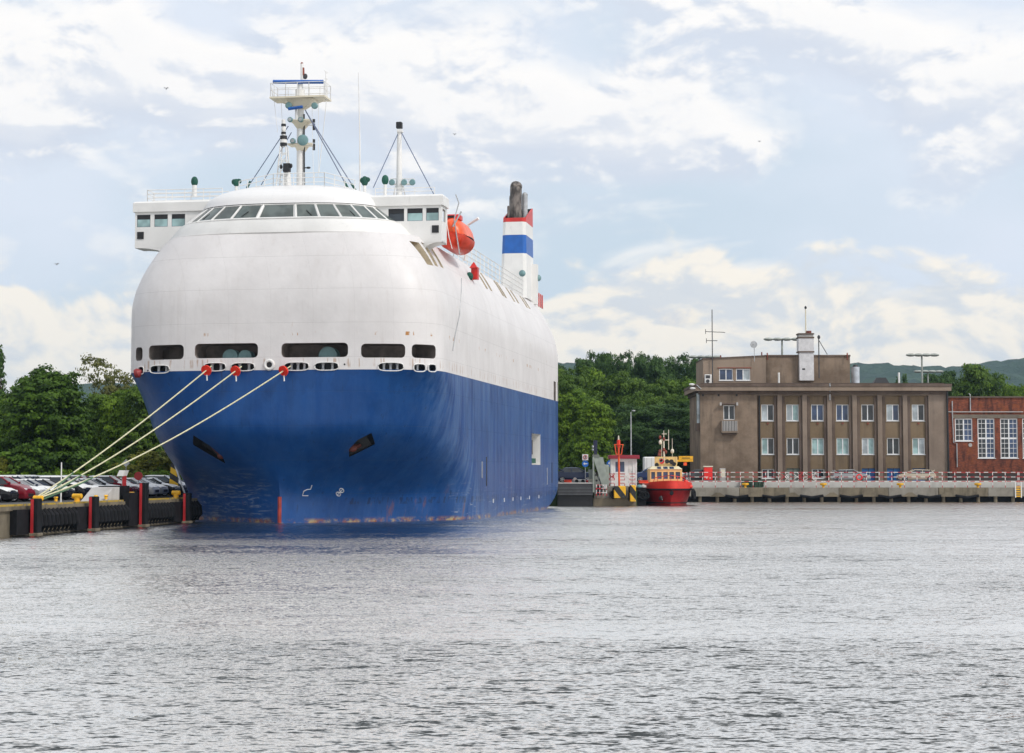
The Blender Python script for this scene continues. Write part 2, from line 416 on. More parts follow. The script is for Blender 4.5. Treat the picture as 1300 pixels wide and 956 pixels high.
# hull paint
def hull_mat(white):
    t = NT('white_hull_paint' if white else 'blue_hull_paint'); x, y, z = t.xyz()
    n = t.noise(.25, detail=8, rough=.65); st1 = t.noise(1.1, sc=(1, 1, .06), detail=7, rough=.65); st2 = t.noise(3.5, sc=(1, 1, .10), detail=5)
    seam = 0
    zz = t.m('FRACT', t.m('DIVIDE', t.m('ADD', z, .35), 2.42)); seam = t.m('MAXIMUM', t.m('LESS_THAN', zz, .014), 0)
    ribs = t.m('MULTIPLY', t.wave(.45, 'Y', dist=.6), t.st(t.m('ABSOLUTE', x), 10.5, 11.6))
    if white:
        c = t.mix(t.st(n, .3, .7), (.655, .63, .625), (.74, .715, .71))
        c = t.mix(t.m('MULTIPLY', t.st(st1, .50, .78), .30), c, (.50, .46, .43))
        c = t.mix(t.m('MULTIPLY', t.st(st2, .60, .74), .14), c, (.40, .34, .30))
        rr = t.m('MULTIPLY', t.m('COMPARE', z, 13.42, .13), t.st(t.noise(1.3, sc=(1, 1, .3), detail=4), .60, .66))
        c = t.mix(rr, c, (.42, .20, .06))
        c = t.mix(t.m('MULTIPLY', t.st(t.noise(.9, detail=3), .74, .78), .4), c, (.5, .33, .2))
        c = t.mix(t.m('MULTIPLY', t.m('MAXIMUM', seam, t.m('MULTIPLY', t.m('LESS_THAN', t.m('FRACT', t.m('DIVIDE', t.m('ADD', x, t.m('MULTIPLY', y, .8)), 3.1)), .010), .5)), .30), c, (.35, .33, .32)); run = t.m('MULTIPLY', t.m('MULTIPLY', t.st(st2, .54, .64), t.st(z, 11.75, 11.55)), t.st(z, 10.9, 11.2)); c = t.mix(t.m('MULTIPLY', run, .6), c, (.36, .20, .10)); ro = .42
    else:
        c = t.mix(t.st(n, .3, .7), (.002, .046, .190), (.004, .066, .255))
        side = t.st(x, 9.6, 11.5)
        fade_sheen = t.m('MULTIPLY', t.st(st1, .34, .62), t.m('ADD', t.m('MULTIPLY', side, .50), .12))  # one flank paler: weathered paint plus sky reflection, both put into the colour
        c = t.mix(fade_sheen, c, (.075, .160, .34)); bl = t.noise(.42, sc=(1, 1, .6), detail=4, rough=.6); c = t.mix(t.m('MULTIPLY', t.st(bl, .55, .60), .35), c, (.004, .045, .17))
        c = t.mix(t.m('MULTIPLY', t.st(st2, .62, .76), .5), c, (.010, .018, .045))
        lowz = t.st(z, 3.3, .7)
        c = t.mix(t.m('MULTIPLY', t.m('MULTIPLY', t.st(st1, .58, .68), lowz), .5), c, (.20, .08, .05))
        c = t.mix(t.m('MULTIPLY', t.m('MULTIPLY', t.st(st2, .50, .60), t.m('MULTIPLY', t.m('COMPARE', z, 1.55, .24), t.st(x, 2.0, 4.5))), .5), c, (.012, .014, .03))
        # scrapes left by tugs and the quay on the lower bow
        sc = t.noise(1.6, sc=(.25, .25, 2.6), detail=8, rough=.75, dist=1.2)
        c = t.mix(t.m('MULTIPLY', t.m('MULTIPLY', t.st(sc, .50, .62), t.st(z, 4.8, 2.2)), t.m('MULTIPLY', t.st(x, -.3, -2.0), .55)), c, (.34, .37, .42))
        c = t.mix(t.m('MULTIPLY', t.m('MULTIPLY', t.st(sc, .56, .68), t.st(z, 4.0, .3)), t.m('MULTIPLY', t.m('COMPARE', x, 11.3, 1.0), .8)), c, (.45, .47, .50))
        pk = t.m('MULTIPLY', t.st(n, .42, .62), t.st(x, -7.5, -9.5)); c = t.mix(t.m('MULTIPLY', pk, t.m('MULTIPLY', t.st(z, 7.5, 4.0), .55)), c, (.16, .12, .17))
        wl = t.m('MULTIPLY', t.st(z, .42, .06), t.st(t.noise(.7, sc=(1, 1, 1.6), detail=9, rough=.75), .45, .60))
        wc = t.mix(t.st(t.noise(2.3, detail=4), .42, .6), (.27, .09, .035), (.38, .30, .15)); c = t.mix(wl, c, wc)
        c = t.mix(t.m('MULTIPLY', seam, .35), c, (.02, .05, .13)); ro = .34
    dent = t.noise(.9, sc=(1, 1, .8), detail=3, rough=.5); vs = t.m('LESS_THAN', t.m('FRACT', t.m('DIVIDE', t.m('ADD', x, t.m('MULTIPLY', y, .8)), 3.1)), .012)
    b = t.bump(t.m('ADD', t.m('MULTIPLY', ribs, .5), t.m('ADD', t.m('MULTIPLY', dent, 1.7), t.m('MULTIPLY', t.m('MAXIMUM', seam, vs), -.9))), .34, .06)
    return t.done(c, ro, b, 0, .32)
HB, HW = hull_mat(False), hull_mat(True)
def cut(o, mb, mats):
    c = mb.build('cutter', mats, ship, False, K)
    m = o.modifiers.new('b', 'BOOLEAN'); m.operation = 'DIFFERENCE'; m.object = c; m.solver = 'EXACT'; m.use_self = True
    try: m.material_mode = 'TRANSFER'
    except Exception: pass
    dg = bpy.context.evaluated_depsgraph_get(); me = bpy.data.meshes.new_from_object(o.evaluated_get(dg), preserve_all_data_layers=True, depsgraph=dg)
    o.modifiers.clear(); o.data = me; bpy.data.objects.remove(c); me.shade_smooth(); me.set_sharp_from_angle(angle=R(34))
def rounded_cut(mb, x0, x1, y0, y1, depth, frac=.4, mi=0):
    """rounded opening cut square to the plating; returns centre, tangent, normal, half sizes"""
    yc = (y0 + y1) / 2; a, b = hit(x0, yc), hit(x1, yc); c = hit((x0 + x1) / 2, yc)
    tg = Vector((b.x - a.x, b.y - a.y, 0)); w = tg.length / 2; tg.normalize(); n = Vector((tg.y, -tg.x, 0))
    h = (hit((x0+x1)/2, y0).z - hit((x0+x1)/2, y1).z) / 2; r = min(h, w) * 2 * frac; r = min(r, h * .98, w * .98)
    pts = []
    for cx, cy, a0 in ((w - r, h - r, 0), (-w + r, h - r, 90), (-w + r, -h + r, 180), (w - r, -h + r, 270)):
        for k in range(5):
            t = R(a0 + 90 * k / 4); pts.append(Vector((0, 0, c.z)) + Vector((c.x, c.y, 0)) + tg * (cx + r * math.cos(t)) + Vector((0, 0, cy + r * math.sin(t))))
    mb.prism([p + n * 1.6 for p in pts], -n * (depth + 1.6), mi)
    return c, tg, n, w, h
# lower hull
mb = MB(); zs = [-1.6 + .45 * i for i in range(30)] + [11.99]; mb.loft([ring(z) for z in zs], cap=True)
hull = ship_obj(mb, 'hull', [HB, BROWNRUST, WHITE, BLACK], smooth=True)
mb = MB()
for q in ((443, 572, 476, 560), (283, 581, 244, 561)):        # anchor pockets
    x0, y0, x1, y1 = q; a, b = hit(x0, y0), hit(x1, y1); tg = (b - a); L_ = tg.length / 2; tg.normalize(); c = (a + b) / 2
    n = hnorm(hit((x0 + x1) / 2, (y0 + y1) / 2)); up = tg.cross(n).normalized(); up = up if up.z > 0 else -up
    mb.prism([c + n * 1.2 + tg * u * L_ + up * v for u, v in ((-1, -.55), (1, -.25), (.8, .75), (-.3, .6), (-1.0, .1))], -n * 2.4, 3)
d1 = on(675, 590, b=13); d2 = on(686, 551, b=13)
mb.box(11.2, 14.5, d1.y, d2.y, d1.z, on(675, 550, b=13).z, 2)
cut(hull, mb, [HB, BROWNRUST, WHITE, BLACK])
for q in ((443, 572, 476, 560), (283, 581, 244, 561)):
    x0, y0, x1, y1 = q; sg_ = 1 if x1 > x0 else -1; a, b = hit(x0 + 6 * sg_, y0 - 3), hit(x1 - 14 * sg_, y1 + 5); n = hnorm(hit((x0 + x1) / 2, (y0 + y1) / 2)); mb = MB()
    mb.tube([a - n * .5 + Vector((0,0,.1)), (a + b) / 2 - n * .75, b - n * 1.0], [.26, .22, .16], 8)
    mb.ball(a - n * .42, .42, .26, .3, 10, 6)
    ship_obj(mb, 'anchor', paint('anchor_rust', (.11, .025, .018), .75, .3), smooth=True)
# upper hull
mb = MB(); zs = [12.0, 12.25] + [12.25 + .5375 * i for i in range(1, 21)]; mb.loft([ring(z) for z in zs], cap=True)
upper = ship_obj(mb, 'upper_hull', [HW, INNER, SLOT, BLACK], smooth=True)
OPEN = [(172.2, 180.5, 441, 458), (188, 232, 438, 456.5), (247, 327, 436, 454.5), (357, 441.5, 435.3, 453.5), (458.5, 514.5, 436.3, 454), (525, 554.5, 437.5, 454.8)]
CHOCK = [(176, 183, 465.5, 475), (191, 215, 463.8, 473.8), (259.5, 286.5, 460.7, 471), (294, 323, 460.7, 470.8), (361.5, 392, 460, 470.3), (400, 429.5, 460, 470), (480.5, 512, 460.3, 470.8), (525, 540, 462, 471.8), (543, 553.5, 462.5, 472)]
mb = MB(); info = []
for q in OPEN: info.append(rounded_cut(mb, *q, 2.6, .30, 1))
cin = [rounded_cut(mb, *q, .75, .5, 3) for q in CHOCK]
def slot(pxb, pyb, w=1.15, z0=None, mi=2):
    p = hit(pxb, pyb); mb.box(p.x - 2.0, p.x + 1.5, p.y - w * .7, p.y + w * .3, p.z, p.z + 1.9, mi); return p
SL = [(548.5, 337), (555.3, 338.3), (562.3, 340.2), (619, 367), (624.7, 369.7), (639.8, 376.3), (643.2, 378.6), (654, 383.5), (659, 385.5), (670, 391), (673.3, 392.5), (697, 401)]
for a in SL: slot(*a)
for a, b, y0, y1 in ((703, 705.6, 484, 509), (707.5, 711, 485, 511)):
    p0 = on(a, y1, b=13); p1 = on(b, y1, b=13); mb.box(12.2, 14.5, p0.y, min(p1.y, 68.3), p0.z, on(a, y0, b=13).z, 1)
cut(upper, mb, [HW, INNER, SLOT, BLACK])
# chock rollers, winch drums
for (c, tg, n, w, h) in cin:
    k = max(1, min(3, round(w / .38)))
    for i in range(k):
        u = (i + .5) / k * 2 - 1
        p = c + tg * (u * w * .82) - n * .38; mb = MB()
        mb.tube([p - Vector((0, 0, h * .96)), p - Vector((0, 0, h * .3)), p + Vector((0, 0, h * .3)), p + Vector((0, 0, h * .96))], [.17, .11, .11, .17], 8)
        ship_obj(mb, 'fairlead_roller', STEEL, smooth=True)
    mb = MB(); rim = []
    for j in range(24):
        t = 6.28318 * j / 24; ct, s_ = math.cos(t), math.sin(t); e = .62
        rim.append(c + n * .05 + tg * (w * 1.02 * math.copysign(abs(ct) ** e, ct)) + Vector((0, 0, h * 1.02 * math.copysign(abs(s_) ** e, s_))))
    mb.tube(rim + [rim[0]], .042, 6, cap=False); ship_obj(mb, 'chock_rim', WHITE, smooth=True)
for (px, py, r) in ((286, 452, .62), (305, 452, .55), (411, 451, .75)):
    p = hit(px, py); n = hnorm(p); n = Vector((0, -1, 0)); q = p - n * 1.25; mb = MB()
    mb.disc(q, n, r, .12, 24); mb.tube([q, q - n * .9], r * .55, 14); mb.disc(q - n * .95, n, r, .1, 24)
    ship_obj(mb, 'winch_drum', TEAL, smooth=True)
p = hit(342, 463.2); mb = MB(); mb.torus(p + Vector((0, -.04, 0)), (0, 1, 0), .34, .12, 24, 8); ship_obj(mb, 'bullring', WHITE, smooth=True)
mb = MB(); mb.disc(p + Vector((0, -.02, 0)), (0, 1, 0), .27, .05, 20); ship_obj(mb, 'bullring_hole', BLACK)
for px, py in ((437.5, 462.5), (187.8, 470.5)):
    p = hit(px, py); mb = MB(); mb.disc(p + hnorm(p) * .01, hnorm(p), .07, .03, 10); ship_obj(mb, 'drain_hole', BLACK)
# painted bow marks (thin raised weld outlines)
def mark(pts, name, r=.035, mat=WHITE):
    q = [hit(*a) for a in pts]; q = [v + hnorm(v) * .03 for v in q]; mb = MB(); mb.tube(q, r, 6); ship_obj(mb, name, mat)
mark([(391, 629.3), (383.8, 629.3), (385.5, 623.6), (389.5, 621.5), (394.2, 621), (395.8, 616.2)], 'bulbous_bow_mark')
for cx, cy in ((429.3, 627.2), (433.6, 622.6)): mark([(cx + 2.6*math.cos(k*.5236) + .8*math.sin(k*.5236), cy + 2.6*math.sin(k*.5236)) for k in range(13)], 'thruster_mark', .03)
mark([(428, 625), (435, 625.4)], 'thruster_mark', .025); mark([(427.5, 629), (435.5, 620.5)], 'thruster_mark', .025)
mb = MB(); nose = [(0, hpar(z)[0], z) for z in np.linspace(.05, 2.1, 12)]
mb.tube([(b, s - .02, z) for b, s, z in nose], .16, 8); ship_obj(mb, 'stem_bar', paint('stem_red', (.28, .03, .02), .5, .3))
# side fittings seen in the door
p = on(680, 588, b=12.6); mb = MB(); mb.box(11.5, 12.6, d1.y + .5, d2.y - .6, p.z, p.z + .5); mb.box(11.6, 12.0, d1.y + .6, d1.y + 1.4, p.z + .5, p.z + 1.1); ship_obj(mb, 'pilot_door_winch', GREEN)
mb = MB(); p = on(680, 577, b=12.5); mb.box(11.6, 12.3, d1.y + .6, d2.y - .7, p.z, p.z + 1.5); ship_obj(mb, 'pilot_door_screen', DARKSTEEL)
# bulwark rail along the knuckle
# ------------------------------------------------ bridge
BDX = -.4
def sr(z, a, c, s_c=9.0, n=2.7, m=64, back=None):
    out = []
    for j in range(m):
        t = 6.28318 * j / m - math.pi / 2; ct, st_ = math.cos(t), math.sin(t)
        y = math.copysign(abs(st_) ** (2 / n), st_) * (c if st_ < 0 else (back or c))
        out.append((BDX + a * math.copysign(abs(ct) ** (2 / n), ct), s_c + y, z))
    return out
PANEL = None
t = NT('bridge_white'); z_ = t.xyz()[2]; sm = t.m('LESS_THAN', t.m('FRACT', t.m('DIVIDE', z_, .33)), .045)
g = t.m('LESS_THAN', t.m('FRACT', t.m('DIVIDE', t.xyz()[0], .9)), .02)
c_ = t.mix(t.m('MULTIPLY', t.m('MAXIMUM', sm, g), .22), (.80, .79, .785), (.45, .44, .43)); PANEL = t.done(c_, .4)
RG = [(22.7, 10.15, 6.75), (23.08, 10.55, 7.12), (23.12, 10.55, 7.12), (24.18, 9.6, 6.72), (24.24, 9.3, 6.5), (25.55, 7.6, 5.6), (25.62, 7.7, 5.72), (25.72, 7.65, 5.68)]
mb = MB(); mb.loft([sr(z, a, c) for z, a, c in RG[:4]], cap=True); ship_obj(mb, 'bridge_visor', WHITE, smooth=True)
mb = MB(); mb.loft([sr(z, a, c) for z, a, c in RG[4:6]], cap=True); ship_obj(mb, 'wheelhouse', WHITE, smooth=True)
mb = MB(); mb.loft([sr(z, a, c) for z, a, c in RG[6:8]] + [sr(25.72 + 1.95 * math.sin(u) , 7.6 * math.cos(u) ** .8 + .02, 5.65 * math.cos(u) ** .8 + .02) for u in [.16 * i for i in range(1, 10)]], cap=True)
ship_obj(mb, 'bridge_dome', PANEL, smooth=True)
def rp(f, z):          # point on the window band: f = signed arc fraction from the centre, at height z
    k = (z - 24.24) / 1.31; a = 9.3 + (7.6 - 9.3) * k; c = 6.5 + (5.6 - 6.5) * k; n = 2.7
    t = -math.pi / 2 + f * math.pi / 2
    ct, st_ = math.cos(t), math.sin(t)
    return Vector((BDX + (a * math.copysign(abs(ct) ** (2 / n), ct) if f else 0), 9.0 + math.copysign(abs(st_) ** (2 / n), st_) * c, z))
# table to place mullions at given lateral position at the sill
def f_of_b(b):
    lo, hi = 0, .999
    for _ in range(40):
        m = (lo + hi) / 2
        if abs(rp(m, 24.4).x - BDX) < abs(b): lo = m
        else: hi = m
    return math.copysign(lo, b)
edges = [-8.95, -8.45, -7.8, -6.9, -5.5, -3.75, -1.5, 1.6, 3.5, 5.2, 6.7, 7.75, 8.4, 8.95]
fr = MB()
for a, b in zip(edges[:-1], edges[1:]):
    fa, fb = f_of_b(a), f_of_b(b); g = (fb - fa) * .07; n_ = 4; lo, hi = [], []
    for i in range(n_ + 1):
        f = fa + g + (fb - fa - 2 * g) * i / n_
        for z, l in ((24.36, lo), (25.45, hi)):
            p = rp(f, z); d = Vector((p.x * .5, p.y - 9, 0)).normalized(); l.append(p + d * .025)
    mb = MB(); mb.loft([lo, hi], closed=False); ship_obj(mb, 'bridge_window', BGLASS)
for e in edges:
    f = f_of_b(e); pts = []
    for z in (24.28, 25.53):
        p = rp(f, z); d = Vector((p.x * .5, p.y - 9, 0)).normalized(); pts.append(p + d * .03)
    fr.tube(pts, .075, 4)
for z in (24.31, 25.5): fr.tube([rp(f_of_b(b), z) + Vector((b * .06, -1, 0)).normalized() * .02 for b in np.linspace(-8.95, 8.95, 33)], .07, 4)
ship_obj(fr, 'window_frame', WHITE)
for f, sx in ((-.14, 1), (.14, -1), (.42, -1), (-.45, 1)):
    mb = MB(); p = rp(f, 24.5) + Vector((0, -.1, 0)); mb.tube([p, p + Vector((sx * .5, .28, .45))], .03, 5); ship_obj(mb, 'window_wiper', BLACK)
# bridge wings
for sg in (-1, 1):
    wing = MB(); s0 = 6.4; WD = 2.0
    x0, x1 = sorted((sg * 6.8, sg * abs(on(560.5 if sg > 0 else 171.5, 280, s=6.4).x)))
    prof = [(x0, 22.75), (x1, 22.75), (x1, 25.55), (x0, 25.55)]
    # front wall with window openings
    cols = [7.7, 9.1, 9.35, 10.75, 11.0, 12.95] if False else None
    wing.box(x0, x1, s0, s0 + .12, 22.6, 24.35); wing.box(x0, x1, s0, s0 + .12, 25.38, 25.6)
    XE = abs(on(560.5 if sg > 0 else 171.5, 280, s=6.4).x); pxs = [(493, 513), (517, 536.5), (541, 557)] if sg > 0 else [(218, 235), (196, 213), (174, 191)]
    wx_ = [tuple(sorted(abs(on(q, 272, s=6.4).x) for q in ab)) for ab in pxs]
    wx = [(8.72, 10.05), (10.45, 11.75), (12.1, 13.0)] if sg > 0 else [(8.75, 10.05), (10.35, 11.7), (12.05, 13.0)]
    wx = wx_; cuts = [6.8] + [v for w in wx for v in w] + [XE]
    for i in range(0, len(cuts), 2):
        a, b = sorted((sg * cuts[i], sg * cuts[i + 1])); wing.box(a, b, s0, s0 + .12, 24.35, 25.38)
    wing.box(x0, x1, s0 + WD, s0 + WD + .12, 22.6, 24.35); wing.box(x0, x1, s0 + WD, s0 + WD + .12, 25.38, 25.6)
    for i in range(0, len(cuts), 2):
        a, b = sorted((sg * cuts[i], sg * cuts[i + 1])); wing.box(a, b, s0 + WD, s0 + WD + .12, 24.35, 25.38)
    a, b = sorted((sg * (XE - .12), sg * XE)); wing.box(a, b, s0 + .12, s0 + WD, 22.6, 24.35); wing.box(a, b, s0 + .12, s0 + WD, 25.38, 25.6)
    for y in (s0 + .12, s0 + WD - .3): wing.box(a, b, y, y + .3, 24.35, 25.38)
    wing.box(x0, x1, s0 + .12, s0 + WD, 22.6, 22.75)
    w = ship_obj(wing, 'bridge_wing', WHITE)
    r = MB(); a, b = sorted((sg * 6.2, sg * (XE + .15))); r.loft([[(a, s0 - .15, z0), (b, s0 - .15, z0), (b, s0 + WD + .3, z0), (a, s0 + WD + .3, z0)] for z0 in (25.6, 26.35)] + [[(a + .1, s0 + .05, 26.5), (b - .1, s0 + .05, 26.5), (b - .1, s0 + WD + .1, 26.5), (a + .1, s0 + WD + .1, 26.5)]], cap=True)
    ship_obj(r, 'wing_roof', WHITE, w)
    for i in range(3):
        a, b = sorted((sg * wx[i][0], sg * wx[i][1]))
        if sg > 0 and i == 0:
            g_ = MB(); g_.prism([(a, s0 + .06, 24.75), (a + .42, s0 + .06, 24.35), (b, s0 + .06, 24.35), (b, s0 + .06, 25.38), (a, s0 + .06, 25.38)], (0, .02, 0))
        else: g_ = MB().box(a, b, s0 + .05, s0 + .07, 24.35, 25.38)
        ship_obj(g_, 'wing_window', [paint('dummy', (.1, .1, .1))] if False else (BLUEGLASS if not (sg > 0 and i == 0) else GLASS), w)
        g_ = MB().box(a + .04, b - .04, s0 + .1, s0 + .13, 25.0, 25.36)
        d_ = MB().box(a + .02, b - .02, s0 + .02, s0 + .045, 25.0, 25.36); ship_obj(d_, 'sun_blind', BLACK, w)
        e_ = MB().box(a + .04, b - .04, s0 + .025, s0 + .045, 24.38, 24.98); ship_obj(e_, 'lower_pane', TEALGLASS, w) if i > 0 or sg < 0 else None
    # underside bracket curving down to the plating
    br = MB(); pts = [(sg * (XE - .05), 22.6)] + [(sg * (XE - .05 - (XE - 10.9) * math.sin(k * .196)), 22.6 - .75 * (1 - math.cos(k * .196))) for k in range(1, 9)] + [(sg * 8.0, 21.9), (sg * 8.0, 22.6)]
    br.prism([(x, s0 + .01, z) for x, z in pts], (0, WD, 0)); ship_obj(br, 'wing_bracket', WHITE, w)
    lb = MB(); q = (XE - .5) * sg; lb.box(q - .28, q + .28, s0 - .06, s0, 23.35, 23.95); ship_obj(lb, 'sidelight_recess', BLACK, w)
def rail(pts, h, name='handrail', mat=WHITE, bars=3, step=1.6, r=.035, parent=None):
    mb = MB()
    for k in range(bars):
        z = h * (k + 1) / bars; mb.tube([Vector(p) + Vector((0, 0, z)) for p in pts], r, 5)
    for a, b in zip(pts[:-1], pts[1:]):
        a, b = Vector(a), Vector(b); n = max(1, round((b - a).length / step))
        for i in range(n + 1): p = a + (b - a) * i / n; mb.tube([p, p + Vector((0, 0, h))], r, 5)
    return ship_obj(mb, name, mat, parent)
rail([(-12.8, 6.8, 26.5), (-6.3, 6.8, 26.5)], 1.0); rail([(-12.8, 8.5, 26.5), (-12.8, 6.8, 26.5)], 1.0); rail([(11.3, 8.5, 26.5), (6.3, 8.5, 26.5)], .9)
rail([(-4.6, 6.0, 26.75), (-1.5, 5.4, 27.2), (2.8, 5.4, 27.2), (5.2, 6.0, 26.6)], 1.15, step=.8)
rail([(-12.9, 8.5, 26.5), (-6.3, 8.5, 26.5)], 1.0)
# compass / searchlight covers on the roof
def shape(px, py0, py1, s, r, name, mat, rz=None):
    a, b = on(px, py0, s=s), on(px, py1, s=s); mb = MB(); mb.ball((a + b) / 2, r, r, abs(a.z - b.z) / 2 , 12, 8); return ship_obj(mb, name, mat, smooth=True)
def post(px, py0, py1, s, r, name, mat=WHITE, parent=None, px1=None):
    mb = MB(); mb.tube([on(px if px1 is None else px1, py1, s=s), on(px, py0, s=s)], r, 10); return ship_obj(mb, name, mat, parent, True)
for px, y0, y1, yb in ((247, 224, 238, 250), (300, 227, 238, 246), (463, 223.5, 237.5, 246), (489, 222, 236, 250)):
    o = shape(px, y0, y1 - 1, 8.5, .30, 'covered_searchlight', GREEN)
    post(px, y1 - 4, yb, 8.5, .13 if px != 247 else .2, 'pedestal', WHITE, o)
    if px in (300, 463):
        p = on(px, (y0 + y1) / 2, s=8.5); mb = MB(); mb.ball(p + Vector((.22, 0, .15)), .25, .22, .22, 10, 6); mb.ball(p + Vector((-.2, 0, .1)), .22, .22, .25, 10, 6); ship_obj(mb, 'lamp_cover', GREEN, o, True)
# ------------------------------------------------ main mast
MS = 8.8
mast = MB(); mast.tube([on(381.8, 240, s=MS), on(381.8, 170, s=MS), on(381.4, 132, s=MS)], [.36, .33, .27], 14)
mast = ship_obj(mast, 'mast', WHITE, smooth=True)
cable = MB(); cable.tube([on(386.3, 240, s=MS - .3), on(386.0, 145, s=MS - .3)], .07, 6); ship_obj(cable, 'cable_run', BLACK, mast)
def plat(x0, x1, y, s, dep, h, name='mast_platform', mat=CREAM):
    a, b = on(x0, y, s=s), on(x1, y, s=s); mb = MB(); mb.box(a.x, b.x, s - dep, s + dep, a.z - h, a.z, 0); return ship_obj(mb, name, mat, mast)
top = plat(347, 416.5, 126, MS, 1.1, .14); plat(370, 394.5, 153.5, MS, .7, .14); plat(367.5, 398, 183.5, MS, .6, .14); plat(366, 397, 173.9, MS, .12, .06) if False else None
for (xa, xb, xc, xd, y0, y1) in ((364, 401, 377, 386.5, 127, 139), (372, 391, 378, 386, 154.5, 164), (376, 389, 378, 386.5, 184.5, 192)):
    a, b, c, d = on(xa, y0, s=MS), on(xb, y0, s=MS), on(xc, y1, s=MS), on(xd, y1, s=MS); mb = MB()
    mb.loft([[(c.x, MS - .3, c.z), (d.x, MS - .3, d.z), (d.x, MS + .3, d.z), (c.x, MS + .3, c.z)], [(a.x, MS - .8, a.z), (b.x, MS - .8, b.z), (b.x, MS + .8, b.z), (a.x, MS + .8, a.z)]], cap=True)
    ship_obj(mb, 'platform_bracket', CREAM, mast)
for xa, xb in ((352, 378), (411, 387)):
    mb = MB(); mb.tube([on(xa, 128, s=MS - .6), on(xb, 137, s=MS - .3)], .05, 5); ship_obj(mb, 'platform_strut', CREAM, mast)
p0, p1 = on(348, 126, s=MS), on(415.5, 126, s=MS); a, b, z = p0.x, p1.x, p0.z
rail([(a, MS + 1, z), (a, MS - 1, z), (a + 1.3, MS - 1.05, z), (b - 1.3, MS - 1.05, z), (b, MS - 1, z), (b, MS + 1, z), (a, MS + 1, z)], 1.15, bars=2, step=1.0, r=.03, parent=mast)
post(381.2, 104, 127, MS, .24, 'radar_pedestal', WHITE, mast); post(381.0, 114, 124, MS, .4, 'radar_motor', WHITE, mast)
p0, p1 = on(346.5, 103.9, s=MS - .65), on(410.7, 103.9, s=MS + .05); mb = MB(); mb.tube([p0, p1], .17, 4); ship_obj(mb, 'radar_scanner', BLUE, mast)
p0, p1 = on(366, 138.3, s=MS - .9), on(384.3, 135.6, s=MS - .9); mb = MB(); mb.tube([p0, p1], .13, 4); ship_obj(mb, 'small_radar_scanner', BLUE, mast)
post(376.5, 137, 153, MS - .6, .13, 'radar_pedestal', WHITE, mast)
post(383.4, 81, 104, MS, .12, 'mast_pole', WHITE, mast); mb = MB(); mb.ball(on(383.2, 81, s=MS), .12, .12, .14, 8, 6); mb.tube([on(384.8, 86, s=MS), on(385.2, 96, s=MS)], .11, 6); ship_obj(mb, 'mast_lantern', BROWNRUST, mast)
mb = MB(); p = on(387.5, 97, s=MS); mb.ball(p, .2, .12, .25, 8, 6); ship_obj(mb, 'mast_flag_light', DARKSTEEL, mast)
for px, py, r in ((366.6, 134, 4.3), (399.6, 134.3, 4.2), (368.5, 152, 3.4), (382, 152, 3.4), (384.6, 178, 7.0), (372, 179, 3.6)):
    p = on(px, py, s=MS - .75); rr = r / 15.2; mb = MB()
    mb.tube([p + Vector((0, .35, 0)), p + Vector((0, .05, 0)), p + Vector((0, -.1, 0)), p + Vector((0, -.16, 0))], [rr * .6, rr, rr, rr * .75], 18)
    o = ship_obj(mb, 'searchlight', TEAL, mast, True)
    if r < 4: mb = MB(); mb.disc(p + Vector((0, -.17, 0)), (0, 1, 0), rr * .62, .03, 14); ship_obj(mb, 'lens', STEEL, o)
for py in (159, 184.5):
    mb = MB(); a, b = on(383, py, s=MS), on(399, py, s=MS); mb.tube([a, b], .05, 6); ship_obj(mb, 'yard_arm', WHITE, mast)
    for dy in (-5.5, 0, 4):
        mb = MB(); p = on(398.3, py + dy - (3 if py < 170 else 0) * 0, s=MS); mb.tube([p - Vector((0,0,.14)), p + Vector((0,0,.14))], .12, 8); ship_obj(mb, 'navigation_light', BLACK, mast)
mb = MB(); mb.tube([on(391, 213, s=MS), on(386, 213, s=MS)], .05, 5); mb.ball(on(391.5, 213, s=MS), .2, .15, .1, 8, 5); ship_obj(mb, 'horn', BLACK, mast)
mb = MB(); mb.tube([on(414, 127, s=MS), on(413.7, 90, s=MS)], [.06, .03], 6)
mb.tube([on(411.8, 89, s=MS), on(413.7, 93, s=MS), on(416.8, 92, s=MS)], .03, 5); mb.tube([on(412, 100, s=MS), on(416, 100.5, s=MS)], .03, 5); ship_obj(mb, 'whip_antenna', WHITE, mast)
mb = MB(); mb.tube([on(347, 127, s=MS), on(345, 111, s=MS)], [.05, .03], 5); ship_obj(mb, 'whip_antenna', WHITE, mast)
# stays and halyards
for a, b, r, m in (((387.5, 139.5), (444.5, 244), .045, WIRE), ((388.5, 142), (453.5, 245), .045, WIRE), ((366, 160), (314, 238.5), .04, WIRE), ((370, 168), (331.5, 235), .04, WIRE), ((348, 128), (352.5, 168), .02, WHITE), ((414.5, 128), (405, 219), .03, WHITE), ((404.5, 128), (404, 225), .02, WHITE), ((396, 128), (398, 233), .02, WHITE), ((357, 128), (358, 150), .02, WHITE)):
    mb = MB(); mb.tube([on(*a, s=MS - .5), on(*b, s=MS - .5)], r, 5); ship_obj(mb, 'stay_wire', m, mast)
for a, b in (((437, 230), (444.5, 244)), ((446, 233), (453.5, 245)), ((318, 230), (313.5, 239))):
    mb = MB(); mb.tube([on(*a, s=MS - .5), on(*b, s=MS - .5)], .10, 6); ship_obj(mb, 'stay_tensioner', GREEN, mast)
